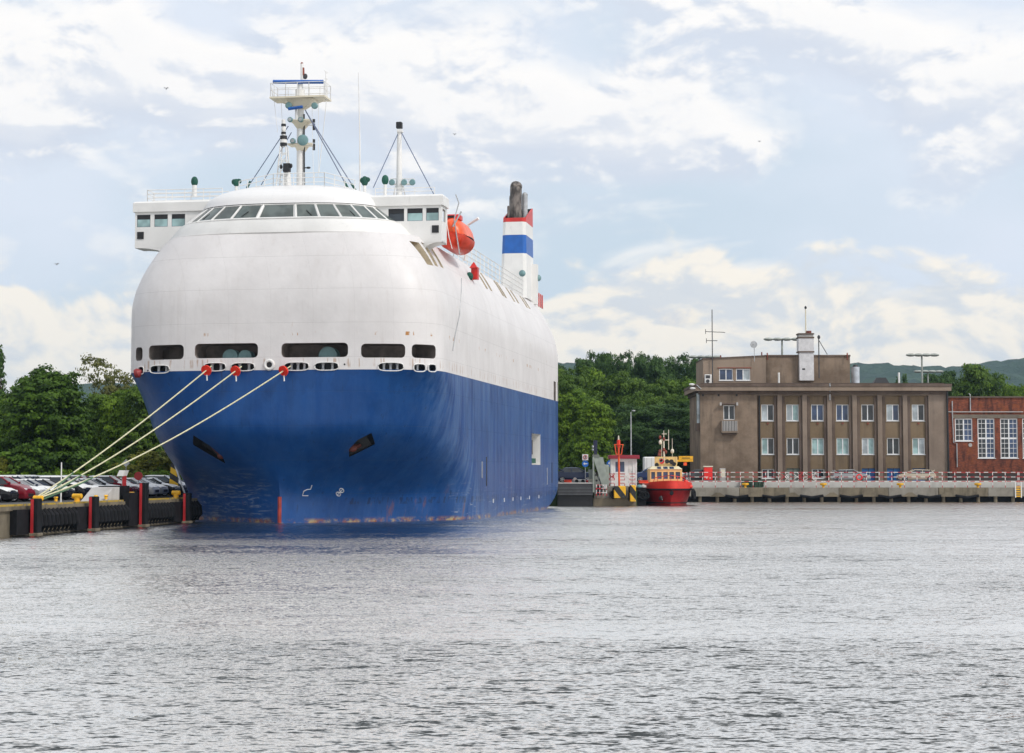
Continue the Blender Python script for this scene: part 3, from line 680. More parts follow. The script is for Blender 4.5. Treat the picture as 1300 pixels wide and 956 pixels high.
# lattice light mast
lat = MB(); s = 7.2
q = [on(352.5, 240, s=s), on(367.5, 240, s=s)]; tpt = [on(357, 186, s=s), on(364, 186, s=s)]
for dy in (-.5, .5):
    for a, b in zip(q, tpt): lat.tube([a + Vector((0, dy, 0)), b + Vector((0, dy * .5, 0))], .06, 6)
    for k in range(1, 6):
        f = k / 6; l = q[0].lerp(tpt[0], f); r_ = q[1].lerp(tpt[1], f); l2 = q[0].lerp(tpt[0], f - .1667); lat.tube([l + Vector((0, dy*(1-f*.5), 0)), r_ + Vector((0, dy*(1-f*.5), 0))], .035, 5); lat.tube([l2 + Vector((0, dy, 0)), r_ + Vector((0, dy*.8, 0))], .03, 5)
lat.tube([on(360.5, 186, s=s), on(359.8, 152, s=s)], .16, 10); lat.tube([on(364.3, 240, s=s), on(364.3, 212, s=s)], .3, 10)
lat = ship_obj(lat, 'light_mast', WHITE, smooth=False)
for y in (174.5, 179.5, 184): mb = MB(); p = on(360, y, s=s); mb.tube([p - Vector((0,0,.13)), p + Vector((0,0,.13))], .30, 12, 0); ship_obj(mb, 'lamp_band', BLACK if y != 179.5 else WHITE, lat)
for y, m in ((159, BLACK), (164, WHITE), (169, BLACK)): mb = MB(); p = on(360, y, s=s); mb.tube([p - Vector((0,0,.1)), p + Vector((0,0,.1))], .2, 10); ship_obj(mb, 'lamp_band', m, lat)
mb = MB(); p = on(364.3, 213, s=s - .6); mb.box(p.x - .28, p.x + .28, p.y - .2, p.y + .2, p.z - .35, p.z + .35); mb.ball(p + Vector((-.5, 0, .1)), .13, .15, .2, 8, 5); mb.ball(p + Vector((.35, 0, .15)), .13, .15, .2, 8, 5); ship_obj(mb, 'floodlight', BLACK, lat)
# second mast further aft
s = 45.0; m2 = MB(); m2.tube([on(507, 262, s=s), on(507, 200, s=s), on(507, 165, s=s)], [.33, .28, .22], 10); m2 = ship_obj(m2, 'aft_mast', WHITE, smooth=True)
mb = MB(); p = on(507, 159, s=s); mb.box(p.x - .3, p.x + .3, s - .3, s + .3, p.z - .32, p.z + .32, b=.06); ship_obj(mb, 'mast_lantern', BLACK, m2)
mb = MB(); mb.box(on(505, 166, s=s).x, on(511, 166, s=s).x, s - .4, s + .4, on(507, 168, s=s).z, on(507, 165, s=s).z); ship_obj(mb, 'lantern_platform', WHITE, m2)
mb = MB(); mb.tube([on(496, 234, s=s), on(526, 234, s=s)], .1, 6); mb.tube([on(496, 227, s=s), on(526, 227, s=s)], .05, 6)
for px in (496, 503, 512, 519, 526): mb.tube([on(px, 234, s=s), on(px, 227, s=s)], .05, 5)
for dx in (-9, -4, 4, 9): mb.tube([on(507 + dx * .5, 236, s=s), on(507 + dx, 256, s=s)], .08, 5)
ship_obj(mb, 'crosstree', WHITE, m2)
for px in (497.5, 513, 523.5): mb = MB(); p = on(px, 231.5, s=s - .5); mb.tube([p + Vector((0,.4,0)), p, p - Vector((0,.15,0))], [.2, .33, .25], 14); ship_obj(mb, 'searchlight', TEAL, m2, True)
for a, b in (((505.5, 169), (474, 238)), ((510, 169), (552.5, 250))): mb = MB(); mb.tube([on(*a, s=s), on(*b, s=s - 6)], .05, 5); ship_obj(mb, 'stay_wire', WIRE, m2)
mb = MB(); mb.tube([on(457, 250, s=20), on(456.8, 175, s=20), on(455, 92, s=20)], [.09, .06, .025], 6); ship_obj(mb, 'long_antenna', WHITE)
# ------------------------------------------------ funnel
fb, fs_ = 9.4, 62.0
def fz(py): return on(650, py, s=fs_).z
fx0 = lambda py: on({360: 635.3, 281: 638.2}.get(py, 637), py, s=fs_).x
RED_F, BLUE_F = paint('funnel_red', (.58, .03, .025), .4, .1), paint('funnel_blue', (.012, .11, .42), .4, .1)
def fring(py, e=0.0):
    k = (360 - py) / 80; xl = on(635.2 + 3.0 * k, py, s=fs_).x; xr = on(668.2 - 1.0 * k, py, s=fs_).x; z = fz(py); L_ = 5.6; c = .35
    return [(xl - e + c, fs_ - e, z), (xr + e - c, fs_ - e, z), (xr + e, fs_ - e + c, z), (xr + e, fs_ + L_ + e - c, z), (xr + e - c, fs_ + L_ + e, z), (xl - e + c, fs_ + L_ + e, z), (xl - e, fs_ + L_ + e - c, z), (xl - e, fs_ - e + c, z)]
fun = MB(); fun.loft([fring(378), fring(321.6)], cap=True); fun = ship_obj(fun, 'funnel', WHITE)
mb = MB(); mb.loft([fring(321.5), fring(298.2)], cap=True); ship_obj(mb, 'funnel_blue_band', BLUE_F, fun)
mb = MB(); mb.loft([fring(298.1), fring(281.6)], cap=True); ship_obj(mb, 'funnel_white_band', WHITE, fun)
r0 = fring(281.5); r1 = fring(276.5); z1, z2 = fz(276.5), fz(257); rim = []
for i, (x, y, z) in enumerate(r1): rim.append((x, y, z1 + (z2 - z1) * min(1, max(0, (y - fs_ - .3) / 1.2))))
cx_, cy_ = sum(p[0] for p in r0) / 8, sum(p[1] for p in r0) / 8
inn = [(cx_ + (x - cx_) * .9, cy_ + (y - cy_) * .94, z) for x, y, z in rim]; inb = [(x, y, r0[0][2] + .05) for x, y, z in inn]
mb = MB(); mb.loft([r0, rim, inn], 0); mb.loft([inn, inb], 1); mb.add(inb, [tuple(range(8))], 1); ship_obj(mb, 'funnel_rim', [RED_F, BLACK], fun)
SOOT = NT('sooty_steel'); n_ = SOOT.noise(2.5, sc=(1, 1, .4), detail=6); SOOT = SOOT.done(SOOT.mix(SOOT.st(n_, .35, .65), (.05, .042, .038), (.22, .19, .17)), .5, None, .3)
for px, y0, w, ds in ((655, 234, 7.6, 1.6), (666.3, 246, 3.6, 2.2), (645.5, 262, 1.6, 1.0), (649.5, 249, 3.0, 2.6)):
    s = fs_ + ds; r = w / 11.3; a = on(px, 283, s=s); b = on(px, y0 + w * 1.0, s=s); mb = MB()
    up = Vector((0, 0, 1)); q = [a, b - up * .3]
    for k in range(5): t_ = k * .25; q.append(b + up * (r * .9 * math.sin(t_)) + Vector((0, r * .9 * (1 - math.cos(t_)), 0)))
    mb.tube(q, r, 16); ship_obj(mb, 'exhaust_pipe', SOOT if px < 660 or w < 3 else STEEL, fun, True)
for px, py, s in ((663, 347, 61.0), (683, 353, 67)):
    p = on(px, py, s=s); mb = MB(); mb.ball(p, .38, .3, .38, 10, 6); mb.tube([p, p + Vector((-.2, .5, -.1))], .1, 6); ship_obj(mb, 'funnel_floodlight', TEAL, fun, True)
mb = MB(); p = on(677, 372, s=66.5); mb.box(p.x - .7, p.x + .5, 66, 67, 22.9, on(677, 336, s=66.5).z); ship_obj(mb, 'funnel_casing', WHITE, fun)
# deck house, deck rails, boat deck bits
mb = MB(); mb.box(-10.4, 9.8, 17.5, 60.5, 22.95, 23.5); mb.box(-6.8, 6.8, 10.5, 15.5, 22.95, 25.4); ship_obj(mb, 'deckhouse', WHITE)
rail([(10.3, 21.5, 23.0), (10.3, 60.5, 23.0)], 2.0, bars=4, step=2.2, r=.045)
rail([(10.3, 21.5, 23.0), (8.0, 21.5, 23.0)], 2.0, bars=4, r=.045)
RW = REDWHITE_X
p0 = on(682.5, 371, b=10.6); rail([(10.6, p0.y, 22.95), (10.6, p0.y + 4.0, 22.95)], 1.5, step=.8, r=.05); mb = MB()
for k in range(3): mb.box(10.62, 10.7, p0.y + .4 + k * 1.3, p0.y + .9 + k * 1.3, 22.95, 24.5)
ship_obj(mb, 'red_rail_panel', RED)
p0 = on(602, 352, b=11.9); mb = MB(); mb.box(p0.x - .25, p0.x + .35, p0.y - .2, p0.y + .5, p0.z - .2, p0.z + .9); mb.tube([p0, on(601.5, 337, b=11.9)], .06, 6)
q = on(601.5, 337.5, b=11.9); mb.loft([[(q.x-.35,q.y-.3,q.z-.2),(q.x+.35,q.y-.3,q.z-.2),(q.x+.35,q.y+.3,q.z-.2),(q.x-.35,q.y+.3,q.z-.2)],[(q.x-.02,q.y-.02,q.z+.35),(q.x+.02,q.y-.02,q.z+.35),(q.x+.02,q.y+.02,q.z+.35),(q.x-.02,q.y+.02,q.z+.35)]], cap=True)
ship_obj(mb, 'red_deck_marker', RED)
mb = MB(); q = on(596, 351, b=11.6); mb.ball(q, .35, .4, .4, 10, 6); ship_obj(mb, 'deck_winch', GREEN)
# side hose hanging from the boat deck
pts = [on(x, y, b=13.06) for x, y in ((586, 353), (585.6, 372), (583.5, 400), (578, 425), (575, 445))]; mb = MB(); mb.tube(pts, .035, 5); ship_obj(mb, 'hanging_hose', STEEL)
# hull side drains and overflow strips
for x, y0, y1 in ((617.5, 580, 617), (611.7, 586, 607), (700.5, 587, 613), (694.5, 594, 615)):
    a, b = on(x, y0, b=13.0), on(x, y1, b=13.0); mb = MB(); mb.box(13.0, 13.05, a.y - .12, a.y + .12, b.z, a.z); ship_obj(mb, 'fender_strip', DARKSTEEL if x in (617.5, 700.5) else STEEL)
for x in (626, 640, 651, 661, 672, 684):
    a = on(x, 625, b=13.0); mb = MB(); mb.box(13.0, 13.04, a.y - .1, a.y + .1, 1.25, 1.6); ship_obj(mb, 'load_mark', WHITE)
# ---------------------------------------------------------------- lifeboat
def ship_thing(name, label, cat, loc_u): return tag(empty(name, ship.matrix_basis @ (Vector(loc_u) * K), -PHI), label, cat)
ship_mw = Matrix.Translation((SO.x * K, SO.y * K, 0)) @ Matrix.Rotation(-PHI, 4, 'Z')
p = on(570.5, 294, s=12.4)
lifeboat = tag(empty('lifeboat', ship_mw @ (Vector((p.x, p.y, p.z - 1.5)) * K), -PHI), 'enclosed orange lifeboat hanging beside the right bridge wing of the ship', 'lifeboat')
mb = MB(); rings = []
for y, f in ((0, .45), (.12, .74), (.45, .92), (1.0, 1), (4.6, 1), (5.6, .8), (6.2, .35)):
    rings.append([(1.12*f*math.cos(a), y, 1.12 + (1.05*f*math.sin(a) if math.sin(a) < 0 else .12 * math.sin(a)) + (1-f)*.25) for a in [6.28318*k/20 for k in range(20)]])
mb.loft(rings, cap=True); mb.build('boat_hull', [paint('lifeboat_red', (.72, .045, .012), .35)], lifeboat, True)
mb = MB(); rings = []
for y, f, h in ((.05, .5, .5), (.2, .74, .85), (.55, .90, 1.15), (1.1, .97, 1.32), (1.6, .97, 1.45), (4.6, .97, 1.4), (5.5, .75, .8), (6.0, .4, .3)):
    rings.append([(1.10*f*math.cos(a)*(1 - .25 * max(0, math.sin(a))), y, 1.22 + (h*math.sin(a) ** .8 if math.sin(a) > 0 else .02*math.sin(a))) for a in [6.28318*k/20 for k in range(20)]])
mb.loft(rings, cap=True); mb.build('canopy', ORANGE, lifeboat, True)
mb = MB(); mb.torus((0, 3.1, 1.2), (0, 0, 1), 1, .05, 28, 6); mb.v = [(x*1.14, (y-3.1)*2.95+3.1, z) for x, y, z in mb.v]; mb.build('grab_line', BLACK, lifeboat)
MB().box(-.62, .62, 1.2, 2.2, 2.45, 2.86, b=.1).build('hatch', RED, lifeboat)
MB().box(-.42, .12, 1.14, 1.21, 2.58, 2.76).build('porthole', BLACK, lifeboat)
mb = MB(); mb.tube([(-.25, .3, 3.1), (-.2, .0, 2.0), (.0, -.1, .9), (.2, .1, .05)], .035, 6); mb.build('hanging_rope', WHITE, lifeboat)
dav = MB(); pb = [(12.6, 12.6, 22.3), (12.2, 12.2, 25.2), (12.6, 12.2, 26.6), (12.35, 12.1, 27.3)]; dav.tube(pb, .05, 8); dav.tube([(12.1, 12.2, 24.6), (12.75, 12.5, 25.9)], .07, 8)
ship_obj(dav, 'davit', STEEL); dav = MB(); dav.tube([(11.6, 20.0, 22.6), (11.9, 20.0, 25.8), (12.9, 19.6, 26.3)], .14, 8); ship_obj(dav, 'davit', WHITE)
# ---------------------------------------------------------------- left quay
def qbox(mb, t0, t1, o0, o1, z0, z1, mi=0):
    """box along the quay edge: t along, o inland offset (negative = over the water)"""
    c = [ql(t0, o0, z0), ql(t1, o0, z0), ql(t1, o1, z0), ql(t0, o1, z0)]; d = [Vector((p.x, p.y, z1)) for p in c]
    return mb.add(c + d, [(0,3,2,1),(4,5,6,7),(0,1,5,4),(1,2,6,5),(2,3,7,6),(3,0,4,7)], mi)
T1 = 21.3
quay = tag(empty('quay_wall', ql(0, 0, 0), 0), kind='structure')
def qpart(mb, name, mat, parent=quay, smooth=False):
    o = mb.build(name, mat); o.parent = parent; o.matrix_parent_inverse = parent.matrix_basis.inverted(); return o
mb = MB(); qbox(mb, -168, T1, .05, .5, -1.4, 1.45); qpart(mb, 'wall_face', MUDCONC)
mb = MB(); qbox(mb, -168, T1, -.12, .7, 1.46, QZ + .02); qpart(mb, 'cope_beam', MUDCONC)
YK = NT('worn_yellow_kerb'); n_ = YK.noise(2.0, detail=7, rough=.7); YK = YK.done(YK.mix(YK.st(n_, .50, .60), (.42, .28, .03), (.20, .17, .12)), .7)
k = 0
for t in np.arange(-40, T1 - 3, 4.3):
    mb = MB(); qbox(mb, t + .1, min(t + 4.0, T1), .0, .22, QZ + .02, QZ + .13); qpart(mb, 'kerb_block', YK)
# rubber fender curtain: arched ribs between the piles
PILE_T = [-34.8, -26.1, -17.4, -8.7, 0.0, 8.7, 17.4]
for i, t in enumerate(PILE_T):
    if t < -12: continue
    for k in range(11):
        tt = t + .55 + k * .60
        if tt > T1 - .1: break
        mb = MB(); pts = [ql(tt, -.12, 1.48), ql(tt + .10, -.34, 1.12), ql(tt + .20, -.36, .55), ql(tt + .26, -.16, .12)]
        mb.tube(pts, [.15, .20, .21, .12], 10); qpart(mb, 'fender_rib', RUBBER, smooth=True)
    mb = MB(); qbox(mb, t - 1.9, t - .05, -.38, .06, .08, 1.52 if i != 5 else 2.3); qpart(mb, 'fender_panel', RUBBER)
    post_ = tag(mb_o := MB().add([], []).build('fender_post', RUBBER), 'black fender pile with a red face strip standing ' + {-8.7: 'at the far left of the near quay', 0.0: 'in front of the white flagless pole on the quay', 8.7: 'tall, beside the concrete wedge block on the quay', 17.4: 'closest to the blue ship bow'}[t], 'fender pile', 'red striped fender piles on the left quay') if False else None
POSTL = {-8.7: 'black fender pile with red strip at the far left, below the roped yellow bollard', 0.0: 'black fender pile with red strip just below the thin white pole', 8.7: 'tallest black fender pile with red strip, beside the concrete wedge', 17.4: 'black fender pile with red strip closest to the ship bow'}
for t in PILE_T:
    if t < -12: continue
    h = 2.95 if t == 8.7 else 2.15
    o = tag(empty('fender_pile', ql(t, -.7, -1.0), -PHI), POSTL[t], 'fender pile', 'red striped fender piles along the left quay')
    MB().box(-.24, .24, -.30, .32, 0, h + 1.0, b=.05).build('pile', RUBBER, o)
    MB().box(-.19, -.02, -.345, -.29, .9, h + .96).build('red_strip', paint('strip_red', (.42, .015, .02), .5), o)
    MB().box(-.30, .30, -.36, .4, .95, 1.15, b=.04).build('pile_collar', MUDCONC, o)
# concrete wedge with black block
o = tag(empty('wedge_block', ql(5.6, 1.0, QZ), 0), 'pale concrete wedge sloping up to a black block on the left quay', 'wedge')
mb = MB(); a = [ql(3.7, .3), ql(6.8, .3), ql(6.8, .3, QZ + .98), ql(5.7, .3, QZ + .95)]; mb.prism(a, -BX * 1.5); w_ = mb.build('concrete_wedge', PALECONC, o); w_.matrix_parent_inverse = o.matrix_basis.inverted()
mb = MB(); qbox(mb, 6.85, 8.5, .25, 1.8, QZ, QZ + 1.05); w_ = mb.build('black_block', RUBBER, o); w_.matrix_parent_inverse = o.matrix_basis.inverted()
def bollard(p, label, grp='yellow mooring bollards on the left quay', s=1.0, rz=-PHI):
    o = tag(empty('bollard', p, rz), label, 'bollard', grp)
    mb = MB(); mb.tube([(0,0,0),(0,0,.12*s),(0,0,.13*s),(0,0,.42*s)], [.34*s,.34*s,.21*s,.2*s], 14); mb.build('bollard_body', YELLOW, o, True)
    mb = MB(); mb.tube([(-.36*s,0,.5*s),(-.33*s,0,.5*s),(.33*s,0,.5*s),(.36*s,0,.5*s)], [.14*s,.18*s,.18*s,.14*s], 12); mb.build('bollard_head', YELLOW, o, True); return o
BOL = ql(-5.5, .6)
bollard(BOL, 'large yellow bollard with three ship ropes looped round it', s=.85)
bollard(ql(.9, .8), 'large yellow bollard beside the thin white pole on the left quay', s=.9)
bollard(ql(10.0, .8), 'yellow bollard right of the tall red striped pile', s=.9)
bollard(ql(19.2, .8), 'yellow bollard tucked nearest the ship bow on the left quay', s=.9)
for t, l in ((-4.0, 'small yellow knob bollard right of the roped bollard'), (2.3, 'small yellow knob bollard left of the concrete wedge'), (4.0, 'small yellow knob bollard under the concrete wedge tip')):
    mb = MB(); p = ql(t, .12, QZ + .2); mb.tube([p, p + Vector((0,0,.18)), p + Vector((0,0,.22)), p + Vector((0,0,.3))], [.10, .10, .15, .1], 10); tag(mb.build('knob_bollard', YELLOW, smooth=True), l, 'bollard', 'small knob bollards')
# thin white pole, lifebuoy post, signs
mb = MB(); p = ql(.2, 1.6); mb.tube([p, p + Vector((0,0,2.6))], [.05, .035], 8); tag(mb.build('white_pole', WHITE), 'thin white pole standing on the left quay among the parked cars', 'pole')
p = ql(8.0, .55); o = tag(empty('lifebuoy_post', p, -PHI), 'white roofed lifebuoy post with red board on the left quay', 'lifebuoy post')
MB().box(-.05, .05, -.05, .05, 0, 1.8).build('post', STEEL, o); MB().box(.0, .28, -.09, -.05, 1.05, 1.72).build('red_board', paint('board_red', (.40, .01, .015), .4), o)
mb = MB(); mb.prism([(-.30, -.35, 1.70), (.14, -.35, 1.70), (.30, -.35, 2.10), (-.12, -.35, 2.10)], (0, .7, 0)); mb.build('white_roof', WHITE, o)
def sign(p, h, plate, mat, label, rz=0, r=.33, pole=STEEL, cat='sign', extra=None, name='road_sign'):
    o = tag(empty(name, p, rz), label, cat); MB().tube([(0,0,0),(0,0,h)], .04, 6).build('sign_post', pole, o)
    mb = MB()
    if plate == 'disc': mb.disc((0, -.06, h - r * .6), (0, 1, 0), r, .03, 24)
    elif plate == 'diamond': mb.prism([(-r, -.05, h), (0, -.05, h - r), (r, -.05, h), (0, -.05, h + r)], (0, -.03, 0))
    else: mb.box(-r, r, -.08, -.05, h - r, h + r)
    mb.build('sign_plate', mat, o)
    if extra: extra(o)
    return o
def grd(px, Y, z=QZ): return Vector((X(px, Y), Y, z))
sign(grd(160, 168), Z(588, 168) - QZ, 'diamond', STEEL, 'grey diamond shaped sign back on a pole behind the parked cars', r=.36)
sign(grd(176, 146), Z(601, 146) - QZ, 'disc', paint('board_red', (.4,.01,.015)), 'round dark red sign above the parked white roofs', r=.34)
# hazard striped cone structure by the bow
o = tag(empty('hazard_frame', grd(221, 152)), 'tall tapering yellow and black striped frame beside the ship bow', 'hazard frame')
mb = MB(); Y = 152; mb.prism([(X(214, Y), Y, QZ), (X(228, Y), Y, QZ), (X(222.5, Y), Y, Z(588, Y)), (X(217, Y), Y, Z(588, Y))], (0, .5, 0)); w_ = mb.build('striped_panel', stripes('hazard_left', (.85, .50, .01), (.015, .015, .015), 'Z', .85, (0, R(-32), 0)), o); w_.matrix_parent_inverse = o.matrix_basis.inverted()
mb = MB(); mb.tube([grd(236, Y - 1), at(222, 590, Y - 1)], .07, 6); w_ = mb.build('white_brace', WHITE, o); w_.matrix_parent_inverse = o.matrix_basis.inverted()
# ---------------------------------------------------------------- mooring ropes and rat guards
def w_of(p): return ship_mw @ (Vector(p) * K)
LBL = ['ship mooring rope at the left, from the leftmost red disc to the yellow bollard', 'middle mooring rope from the ship to the yellow bollard', 'lowest mooring rope, from the red disc right of the bullring']
GLB = ['leftmost red rat guard disc below the chock', 'red rat guard disc just left of the round bullring', 'red rat guard disc right of the round bullring']
for i, (px, py) in enumerate(((269, 466.5), (307, 467), (369.5, 466.5))):
    h = hit(px, py); a = w_of(h + Vector((0, -.1, .1))); b = BOL + Vector((-.15 + .12 * i, 0, .45)); pts = []
    for k in range(33):
        f = k / 32; p = a.lerp(b, f); p.z -= (.35 + .25 * i) * 4 * f * (1 - f) * (.6 + .4 * f); pts.append(p)
    mb = MB(); mb.tube(pts, .046, 6); r_ = tag(mb.build('mooring_rope', ROPE, smooth=True), LBL[i], 'rope', 'mooring ropes off the bow')
    mb = MB(); mb.tube(pts[26:], .075, 6); 
    d = (pts[3] - pts[2]).normalized(); c = pts[1]; o = tag(empty('rat_guard', c), GLB[i], 'rat guard', 'red rat guards on the ropes')
    mb = MB(); mb.tube([c - d * .25, c - d * .05, c + d * .1], [.12, .36, .40], 16); mb.disc(c, d, .37, .05, 16); g = mb.build('guard_disc', paint('guard_red', (.85, .03, .01), .4), o, True); g.matrix_parent_inverse = o.matrix_basis.inverted()
    mb = MB(); mb.tube([c - Vector((0, 0, .35)), c - Vector((-.03, 0, .75))], .05, 5); g = mb.build('guard_tail', WHITE, o); g.matrix_parent_inverse = o.matrix_basis.inverted()
    mb = MB(); q = pts[29]; e = BOL + Vector((.2, .35, .35)); mb.tube([pts[26], pts[28] + Vector((.1, .05, -.04)), e], .055, 6); tag(mb.build('rope_tail', paint('green_rope', (.08, .16, .09), .8)), 'short dark green rope end lying %s at the roped bollard' % ('uppermost', 'in the middle', 'lowest')[i], 'rope', 'green rope ends')
p = hit(177.5, 472); mb = MB(); c = w_of(p) + Vector((-.1, -.1, -.1)); mb.tube([c + Vector((.3, 0, .15)), c, c - Vector((.25, 0, .05))], [.1, .36, .3], 14); tag(mb.build('rat_guard', paint('guard_dark', (.25, .02, .02), .5), smooth=True), 'dull dark red rat guard at the far left edge of the ship', 'rat guard', 'red rat guards on the ropes')
# ---------------------------------------------------------------- cars
def make_car(kind, film, L=4.35, Wd=.86, H=1.46, name='parked_car', body=None):
    """nose towards +x, wheels on z = 0"""
    root = empty(name); hz = .92 * H / 1.46; bz = .98 * H / 1.46; e = L / 2
    if kind == 'suv': st = [(e, .30, .62, 0), (e-.10, .26, .82, 0), (e-.5, .24, hz+.0, 0), (e-1.15, .24, bz+.06, 0), (e-1.85, .24, bz+.06, 1), (-e+1.0, .24, bz+.06, 1), (-e+.25, .26, bz+.06, 0), (-e+.04, .30, .95, 0), (-e, .34, .60, 0)]; roof = (H, H)
    elif kind == 'wagon': st = [(e, .28, .55, 0), (e-.12, .24, .72, 0), (e-.6, .22, hz-.04, 0), (e-1.3, .22, bz, 0), (e-2.1, .22, bz, 1), (-e+.75, .22, bz, 1), (-e+.15, .26, bz, 0), (-e+.03, .28, .8, 0), (-e, .3, .5, 0)]; roof = (H, H - .04)
    else: st = [(e, .28, .56, 0), (e-.12, .24, .74, 0), (e-.55, .22, hz-.02, 0), (e-1.15, .22, bz, 0), (e-1.95, .22, bz, 1), (-e+1.15, .22, bz, 1), (-e+.30, .25, bz+.02, 0), (-e+.04, .28, .85, 0), (-e, .32, .55, 0)]; roof = (H, H - .05)
    def half(i):
        x, zb, zt, g = st[i]; w = Wd * (1 if 1 < i < len(st) - 2 else (.80 if i in (0, len(st) - 1) else .94))
        zm = max(zb + .12, min(.55, zt - .1))
        return [(x, w * .90, zb), (x, w, zm), (x, w * .985, zt - .02), (x, w * .80, zt + (.035 if not g else 0)), (x, 0, zt + .06 if not g else zt)]
    hs = [half(i) for i in range(len(st))]
    B = MB(); bon = MB()
    for i in range(len(st) - 1):
        for sgn in (1, -1):
            a = [(x, y * sgn, z) for x, y, z in hs[i]]; b = [(x, y * sgn, z) for x, y, z in hs[i + 1]]
            for j in range(4):
                tgt = bon if (j >= 3 or j == 2) and i in (1, 2) else B
                if j == 3 and st[i][3] and st[i+1][3]: continue
                tgt.add([a[j], b[j], b[j + 1], a[j + 1]], [(0, 1, 2, 3)])
    for i in (0, len(st) - 1):
        h = hs[i]; B.add([(x, y, z) for x, y, z in h] + [(x, -y, z) for x, y, z in reversed(h[:-1])], [tuple(range(9))])
    B.box(-e + .2, e - .2, -Wd * .8, Wd * .8, .20, .30)
    # glasshouse
    ic, ir, iq, it = 3, 4, 5, 6
    cow, rf, rr, tl = st[ic][0], st[ir][0], st[iq][0], st[it][0]; zb = st[ir][2]
    wr = Wd * .70; rx0, rx1 = rf, rr
    lowf, lowr = (cow, Wd * .78, zb + .05), (tl, Wd * .78, zb + .05)
    P = lambda x, y, z: (x, y, z)
    ws = MB().add([P(cow, Wd*.78, zb+.04), P(cow, -Wd*.78, zb+.04), P(rx0, -wr, roof[0]-.03), P(rx0, wr, roof[0]-.03)], [(0, 1, 2, 3)]).build('windscreen', GLASS, root)
    MB().add([P(tl, Wd*.78, zb+.04), P(tl, -Wd*.78, zb+.04), P(rx1, -wr, roof[1]-.03), P(rx1, wr, roof[1]-.03)], [(3, 2, 1, 0)]).build('rear_window', GLASS, root)
    for sgn in (1, -1):
        MB().add([P(cow-.12, sgn*Wd*.80, zb+.05), P(rx0-.02, sgn*wr, roof[0]-.05), P(rx1+.02, sgn*wr, roof[1]-.05), P(tl+.16, sgn*Wd*.80, zb+.05), P(tl + .1, sgn * Wd * .9, zb - .02), P(cow - .05, sgn * Wd * .9, zb - .02)], [(0, 1, 2, 3, 4, 5)]).build('side_window', GLASS, root)
        for xa, xb in ((cow, rx0), (rx1, tl)): B.tube([P(xa, sgn*Wd*.80, zb+.04), P(xb, sgn*wr*1.02, roof[0 if xa == cow else 1]-.02)], .05, 5)
        B.tube([P((rx0+rx1)/2, sgn*Wd*.83, zb), P((rx0+rx1)/2, sgn*wr*1.02, roof[0]-.04)], .045, 4)
        B.tube([P(cow-.02, sgn*Wd*.84, zb+.1), P(cow-.12, sgn*(Wd+.14), zb+.12)], .07, 6)
    r_ = MB(); r_.loft([[(rx0+.03, wr, roof[0]-.05), (rx1-.03, wr, roof[1]-.05), (rx1-.03, -wr, roof[1]-.05), (rx0+.03, -wr, roof[0]-.05)], [(rx0, wr*.93, roof[0]), (rx1, wr*.93, roof[1]), (rx1, -wr*.93, roof[1]), (rx0, -wr*.93, roof[0])], [(rx0-.25, wr*.6, roof[0]+.04), (rx1+.25, wr*.6, roof[1]+.04), (rx1+.25, -wr*.6, roof[1]+.04), (rx0-.25, -wr*.6, roof[0]+.04)]], cap=True)
    bm_ = B.build('body', body or BLACK, root, True); ro = r_.build('roof', film or body or BLACK, root, True); bo = bon.build('bonnet', film or body or BLACK, root, True)
    for sgn in (1, -1):
        MB().box(e-.40, e-.07, sgn*Wd*.62-.16, sgn*Wd*.62+.16, .66*H/1.46, .80*H/1.46, b=.04).build('headlight', paint('lamp_glass', (.65, .66, .66), .1, .05), root)
        MB().box(-e-.0, -e+.25, sgn*Wd*.72-.12, sgn*Wd*.72+.12, .72, .95, b=.03).build('tail_light', paint('tail_red', (.45, .01, .01), .2), root)
    MB().box(e-.10, e+.015, -Wd*.48, Wd*.48, .34, .56, b=.02).build('grille', BLACK, root)
    for x in (e - .82, -e + .80):
        for sgn in (1, -1):
            w = MB(); w.tube([(x, sgn*(Wd-.17), .33), (x, sgn*(Wd-.155), .33), (x, sgn*(Wd+.0), .33), (x, sgn*(Wd+.015), .33)], [.29, .33, .33, .27], 18); w = w.build('wheel', RUBBER, root, True)
            q = MB(); q.disc((x, sgn*(Wd+.018), .33), (0, 1, 0), .10, .03, 10)
            for k in range(5):
                a = 6.28318*k/5; q.tube([(x, sgn*(Wd+.015), .33), (x+.23*math.cos(a), sgn*(Wd+.015), .33+.23*math.sin(a))], [.05, .035], 4)
            q.torus((x, sgn*(Wd+.01), .33), (0, 1, 0), .225, .025, 18, 5); q.build('rim', STEEL, w)
    return root
def cpaint(n, c, r=.22): return paint(n, c, r, .04, dirt=.05)
COL = {'black': cpaint('car_black', (.010, .010, .013)), 'navy': cpaint('car_navy', (.012, .022, .06)), 'silver': cpaint('car_silver', (.34, .35, .36)), 'white': cpaint('car_white', (.70, .70, .69)), 'maroon': cpaint('car_maroon', (.20, .008, .018)), 'grey': cpaint('car_grey', (.06, .065, .07)), 'beige': cpaint('car_beige', (.55, .47, .36)), 'blue': cpaint('car_blue', (.02, .05, .14))}
FILM = paint('white_transit_film', (.80, .80, .79), .35, .04, dirt=.03)
hatch = make_car('hatch', FILM, 4.3, .86, 1.47); suv = make_car('suv', FILM, 4.5, .90, 1.66)
tbl = child_table()
def paint_car(o, col, film=None):
    for ch in bpy_children(o):
        base = ch.name.split('.')[0]
        if base == 'body' or (base in ('roof', 'bonnet') and film is not FILM):
            ch.material_slots[0].link = 'OBJECT'; ch.material_slots[0].material = film if (film and base != 'body') else col
def bpy_children(o): return [c for c in o.children]
used = set()
